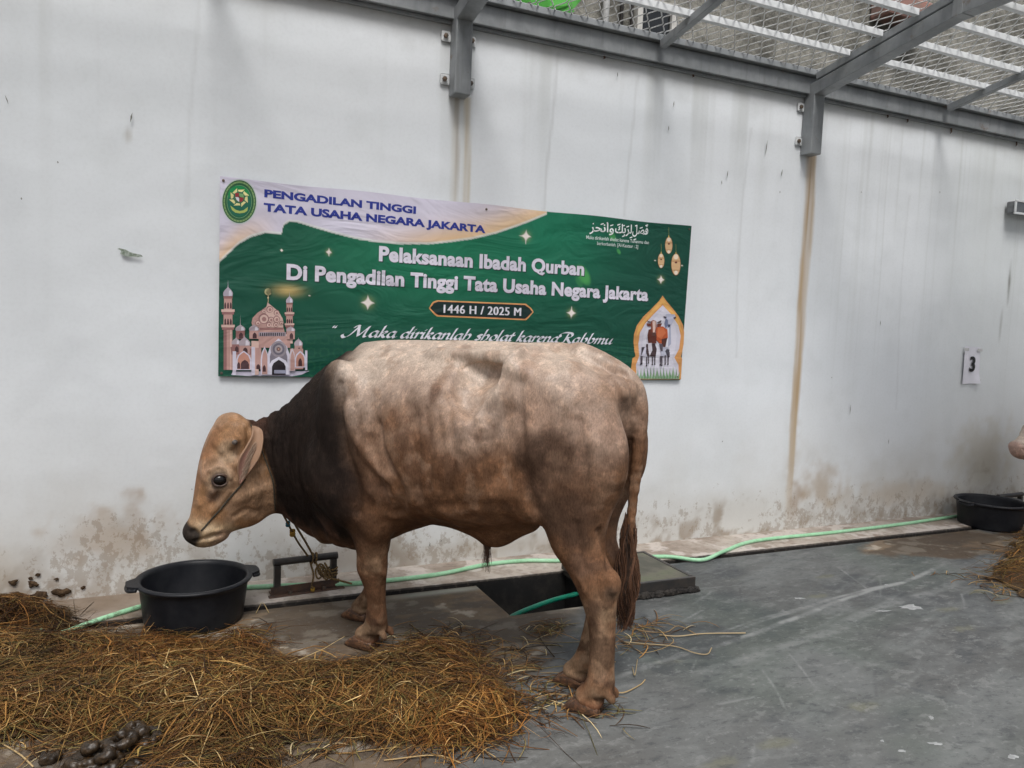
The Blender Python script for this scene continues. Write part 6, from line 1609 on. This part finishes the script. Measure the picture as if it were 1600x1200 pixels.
D.ell((0, 0, .0), (.17, .11, .03), .02)
for cx_, cy_, r0, z0_ in ((-.075, .0, .075, .016), (.075, .015, .065, .018), (.01, -.02, .07, .035), (.05, .06, .05, .02), (-.05, -.07, .05, .016)):
    pp = [(cx_ + r0 * (1 - .24 * t) * math.cos(2.3 * t + cx_ * 40), cy_ + r0 * .75 * (1 - .24 * t) * math.sin(2.3 * t + cx_ * 40), z0_ + .011 * t) for t in np.linspace(0, 3.6, 26)]
    for a_, b_ in zip(pp[:-1], pp[1:]): D.cap(a_, b_, .0145 + .003 * math.sin(a_[0] * 120), .0145 + .003 * math.sin(b_[0] * 120), .005)
V, F = D.mesh(); V = V + vnormals(V, F) * ((fbm(V * 70, 3) - .5) * .011)[:, None]; V[:, 2] = np.maximum(V[:, 2], 0)
o = mesh_obj('dung_pile', V, F, M['dung'], smooth=True); o.location = (D0[0], D0[1], 0); o.rotation_euler.z = .2; tag(o, 'wet dark brown coiled dung pile beside the hay at the bottom left', 'dung')
D0 = at_floor(76, 1192); dung('dung_clod', (D0[0], D0[1], 0), [(0, 0, .012, .026, 1.3, .4), (.02, .01, .012, .02, 1.2, 1.0), (-.015, .012, .02, .018, 1.2, 2)], 'small separate dung clod left of the larger pile')
k = NT('dried_dung', .9, .15); n__ = k.noise(scale=60, detail=5); k.bump(n__, .6, .006); M['dung_dry'] = k.out(k.mix(k.step(n__, .4, .7), (.045, .028, .016), (.11, .07, .04)))
# clods flung against the foot of the wall
DLB = ['dung clod on the wall above the hay heap, second largest of the upper row', 'roundest dark dung clod on the wall, right of the hay heap', 'large dung clod at the wall foot nearest the left edge', 'dung clod on the wall foot just above the middle of the heap', 'flat dung clod on the wall close to the left edge', 'tiny dung speck on the wall left of the highest one', 'highest small dung speck on the wall above the heap', 'smallest dung speck on the wall right of the highest one', 'small dung speck farthest right on the wall towards the tub', 'lowest dung clod on the wall at the edge of the heap']
for lab, (px, py, r) in zip(DLB, ((53, 913, .022), (97, 927, .030), (24, 938, .045), (60, 933, .035), (20, 911, .018), (48, 905, .010), (58, 899, .012), (88, 905, .008), (130, 918, .010), (72, 948, .03))):
    c = at_wall(px, py, -.012); V, F = lathe([(.0001, -.3), (.6, -.28), (1.0, -.1), (1.02, .05), (.8, .25), (.45, .42), (.0001, .5)], 18); V = np.array(V); n_ = 1 + .95 * (fbm(V * np.array([1.6, 1.6, 1.0]) + px, 3)[:, None] - .5) * 2
    V = V * n_ * r; V = np.stack([c[0] + V[:, 0] * 1.1, c[1] - V[:, 2] * .5 + .004, c[2] + V[:, 1] * .8], 1)
    tag(mesh_obj('dung_splat', list(V), F, M['dung_dry'], smooth=True), lab, 'dung', 'dung clods stuck to the foot of the wall')
# white lifted paint flakes on the grey floor
k = NT('bare_filler', .7, .3); M['flake'] = k.out(k.mix(k.step(k.noise(scale=25, detail=4), .4, .65), (.24, .25, .25), (.36, .37, .37)))
for px, py, w, h_ in ((1423, 949, 22, 4.5), (1248, 935, 9, 1.2), (1385, 914, 3, 1.2), (1455, 1122, 4, 3), (1462, 1162, 11, 2.5), (1410, 1174, 8, 2), (1378, 1158, 3, 2), (1583, 1182, 9, 4), (1380, 955, 12, 1.5)):
    V = []; n_ = 16
    for i in range(n_):
        t = 2 * math.pi * i / n_; rr = .55 + .75 * random.random(); p = at_floor(px + w * rr * math.cos(t) + .25 * w * math.sin(t), py + h_ * rr * math.sin(t)); V.append((p[0], p[1], .0012))
    mesh_obj('paint_flake', V, [tuple(range(n_))][::1], M['flake'], ground)

# ------------------------------------------------------------------ the second bull, only its muzzle in view
def copy_tree(o, parent=None):
    c = o.copy(); COL.objects.link(c); c.parent = parent
    for ch in list(o.children): copy_tree(ch, c)
    return c
b2 = copy_tree(bull)
b2.data = bull.data.copy(); dm_ = b2.modifiers.new('thin', 'DECIMATE'); dm_.ratio = .25; cc = np.tile(np.array([.62, .51, .42]), (len(bv), 1)) * (0.85 + .3 * fbm(bv * 14, 8)[:, None])
ht_ = (bv - HA) @ HD; pk = sst(.44, .50, ht_)[:, None]; cc = cc * (1 - pk * .6) + np.array([.42, .22, .18]) * pk * .6
att = b2.data.color_attributes['Coat']; arr = np.ones((len(bv), 4), np.float32); arr[:, :3] = cc; att.data.foreach_set('color', arr.ravel())
# its head is carried higher and further out: turn head and neck end about the nape
AXQ = np.array(b_world(hp(0, 0, 1)) - b_world(hp(0, 0, 0))); PIV = b_world(hp(.02, -.16))
def nod(P, w, ang=0.75):
    ang = ang * w[:, None]; v = P - PIV; c_, s_ = np.cos(ang), np.sin(ang); k_ = np.cross(np.tile(AXQ, (len(P), 1)), v)
    return PIV + v * c_ + k_ * s_ + AXQ * ((v @ AXQ)[:, None]) * (1 - c_)
wt = sst(.86, 1.02, ((bv[:, :2] - neck_a) @ nd) / (nd @ nd)) * (bv[:, 2] > .3) * (x > .9)
sgn_ = 1.0 if nod(np.array([b_world(hp(.48, .05))]), np.ones(1))[0, 0] < b_world(hp(.48, .05))[0] else -1.0
nv = nod(bvw, sgn_ * wt); b2.data.vertices.foreach_set('co', (nv - BULL_POS).astype(np.float32).ravel()); b2.data.update()
for ch in list(b2.children_recursive):
    if ch.name.split('.')[0] in ('eye', 'eyelid', 'horn', 'ear'):
        ch.data = ch.data.copy(); q_ = np.empty(len(ch.data.vertices) * 3, np.float32); ch.data.vertices.foreach_get('co', q_); q_ = nod(q_.reshape(-1, 3).astype(float), sgn_ * np.ones(len(q_) // 3)); ch.data.vertices.foreach_set('co', q_.astype(np.float32).ravel())
mz = nod(np.array([b_world(hp(.50, .04))]), sgn_ * np.ones(1))[0]; tgt = at_wall(1583, 730, -.50); S2 = float(np.clip(tgt[2] / mz[2], .85, 1.15))
b2.scale = (S2, S2, S2)
b2.location = tuple(np.array([tgt[0], tgt[1], 0]) - S2 * (np.array([mz[0], mz[1], 0]) - BULL_POS))
print('bull2', mz, tgt, S2)
tag(b2, 'cream coloured bull at the right edge with only its pink muzzle showing', 'bull')
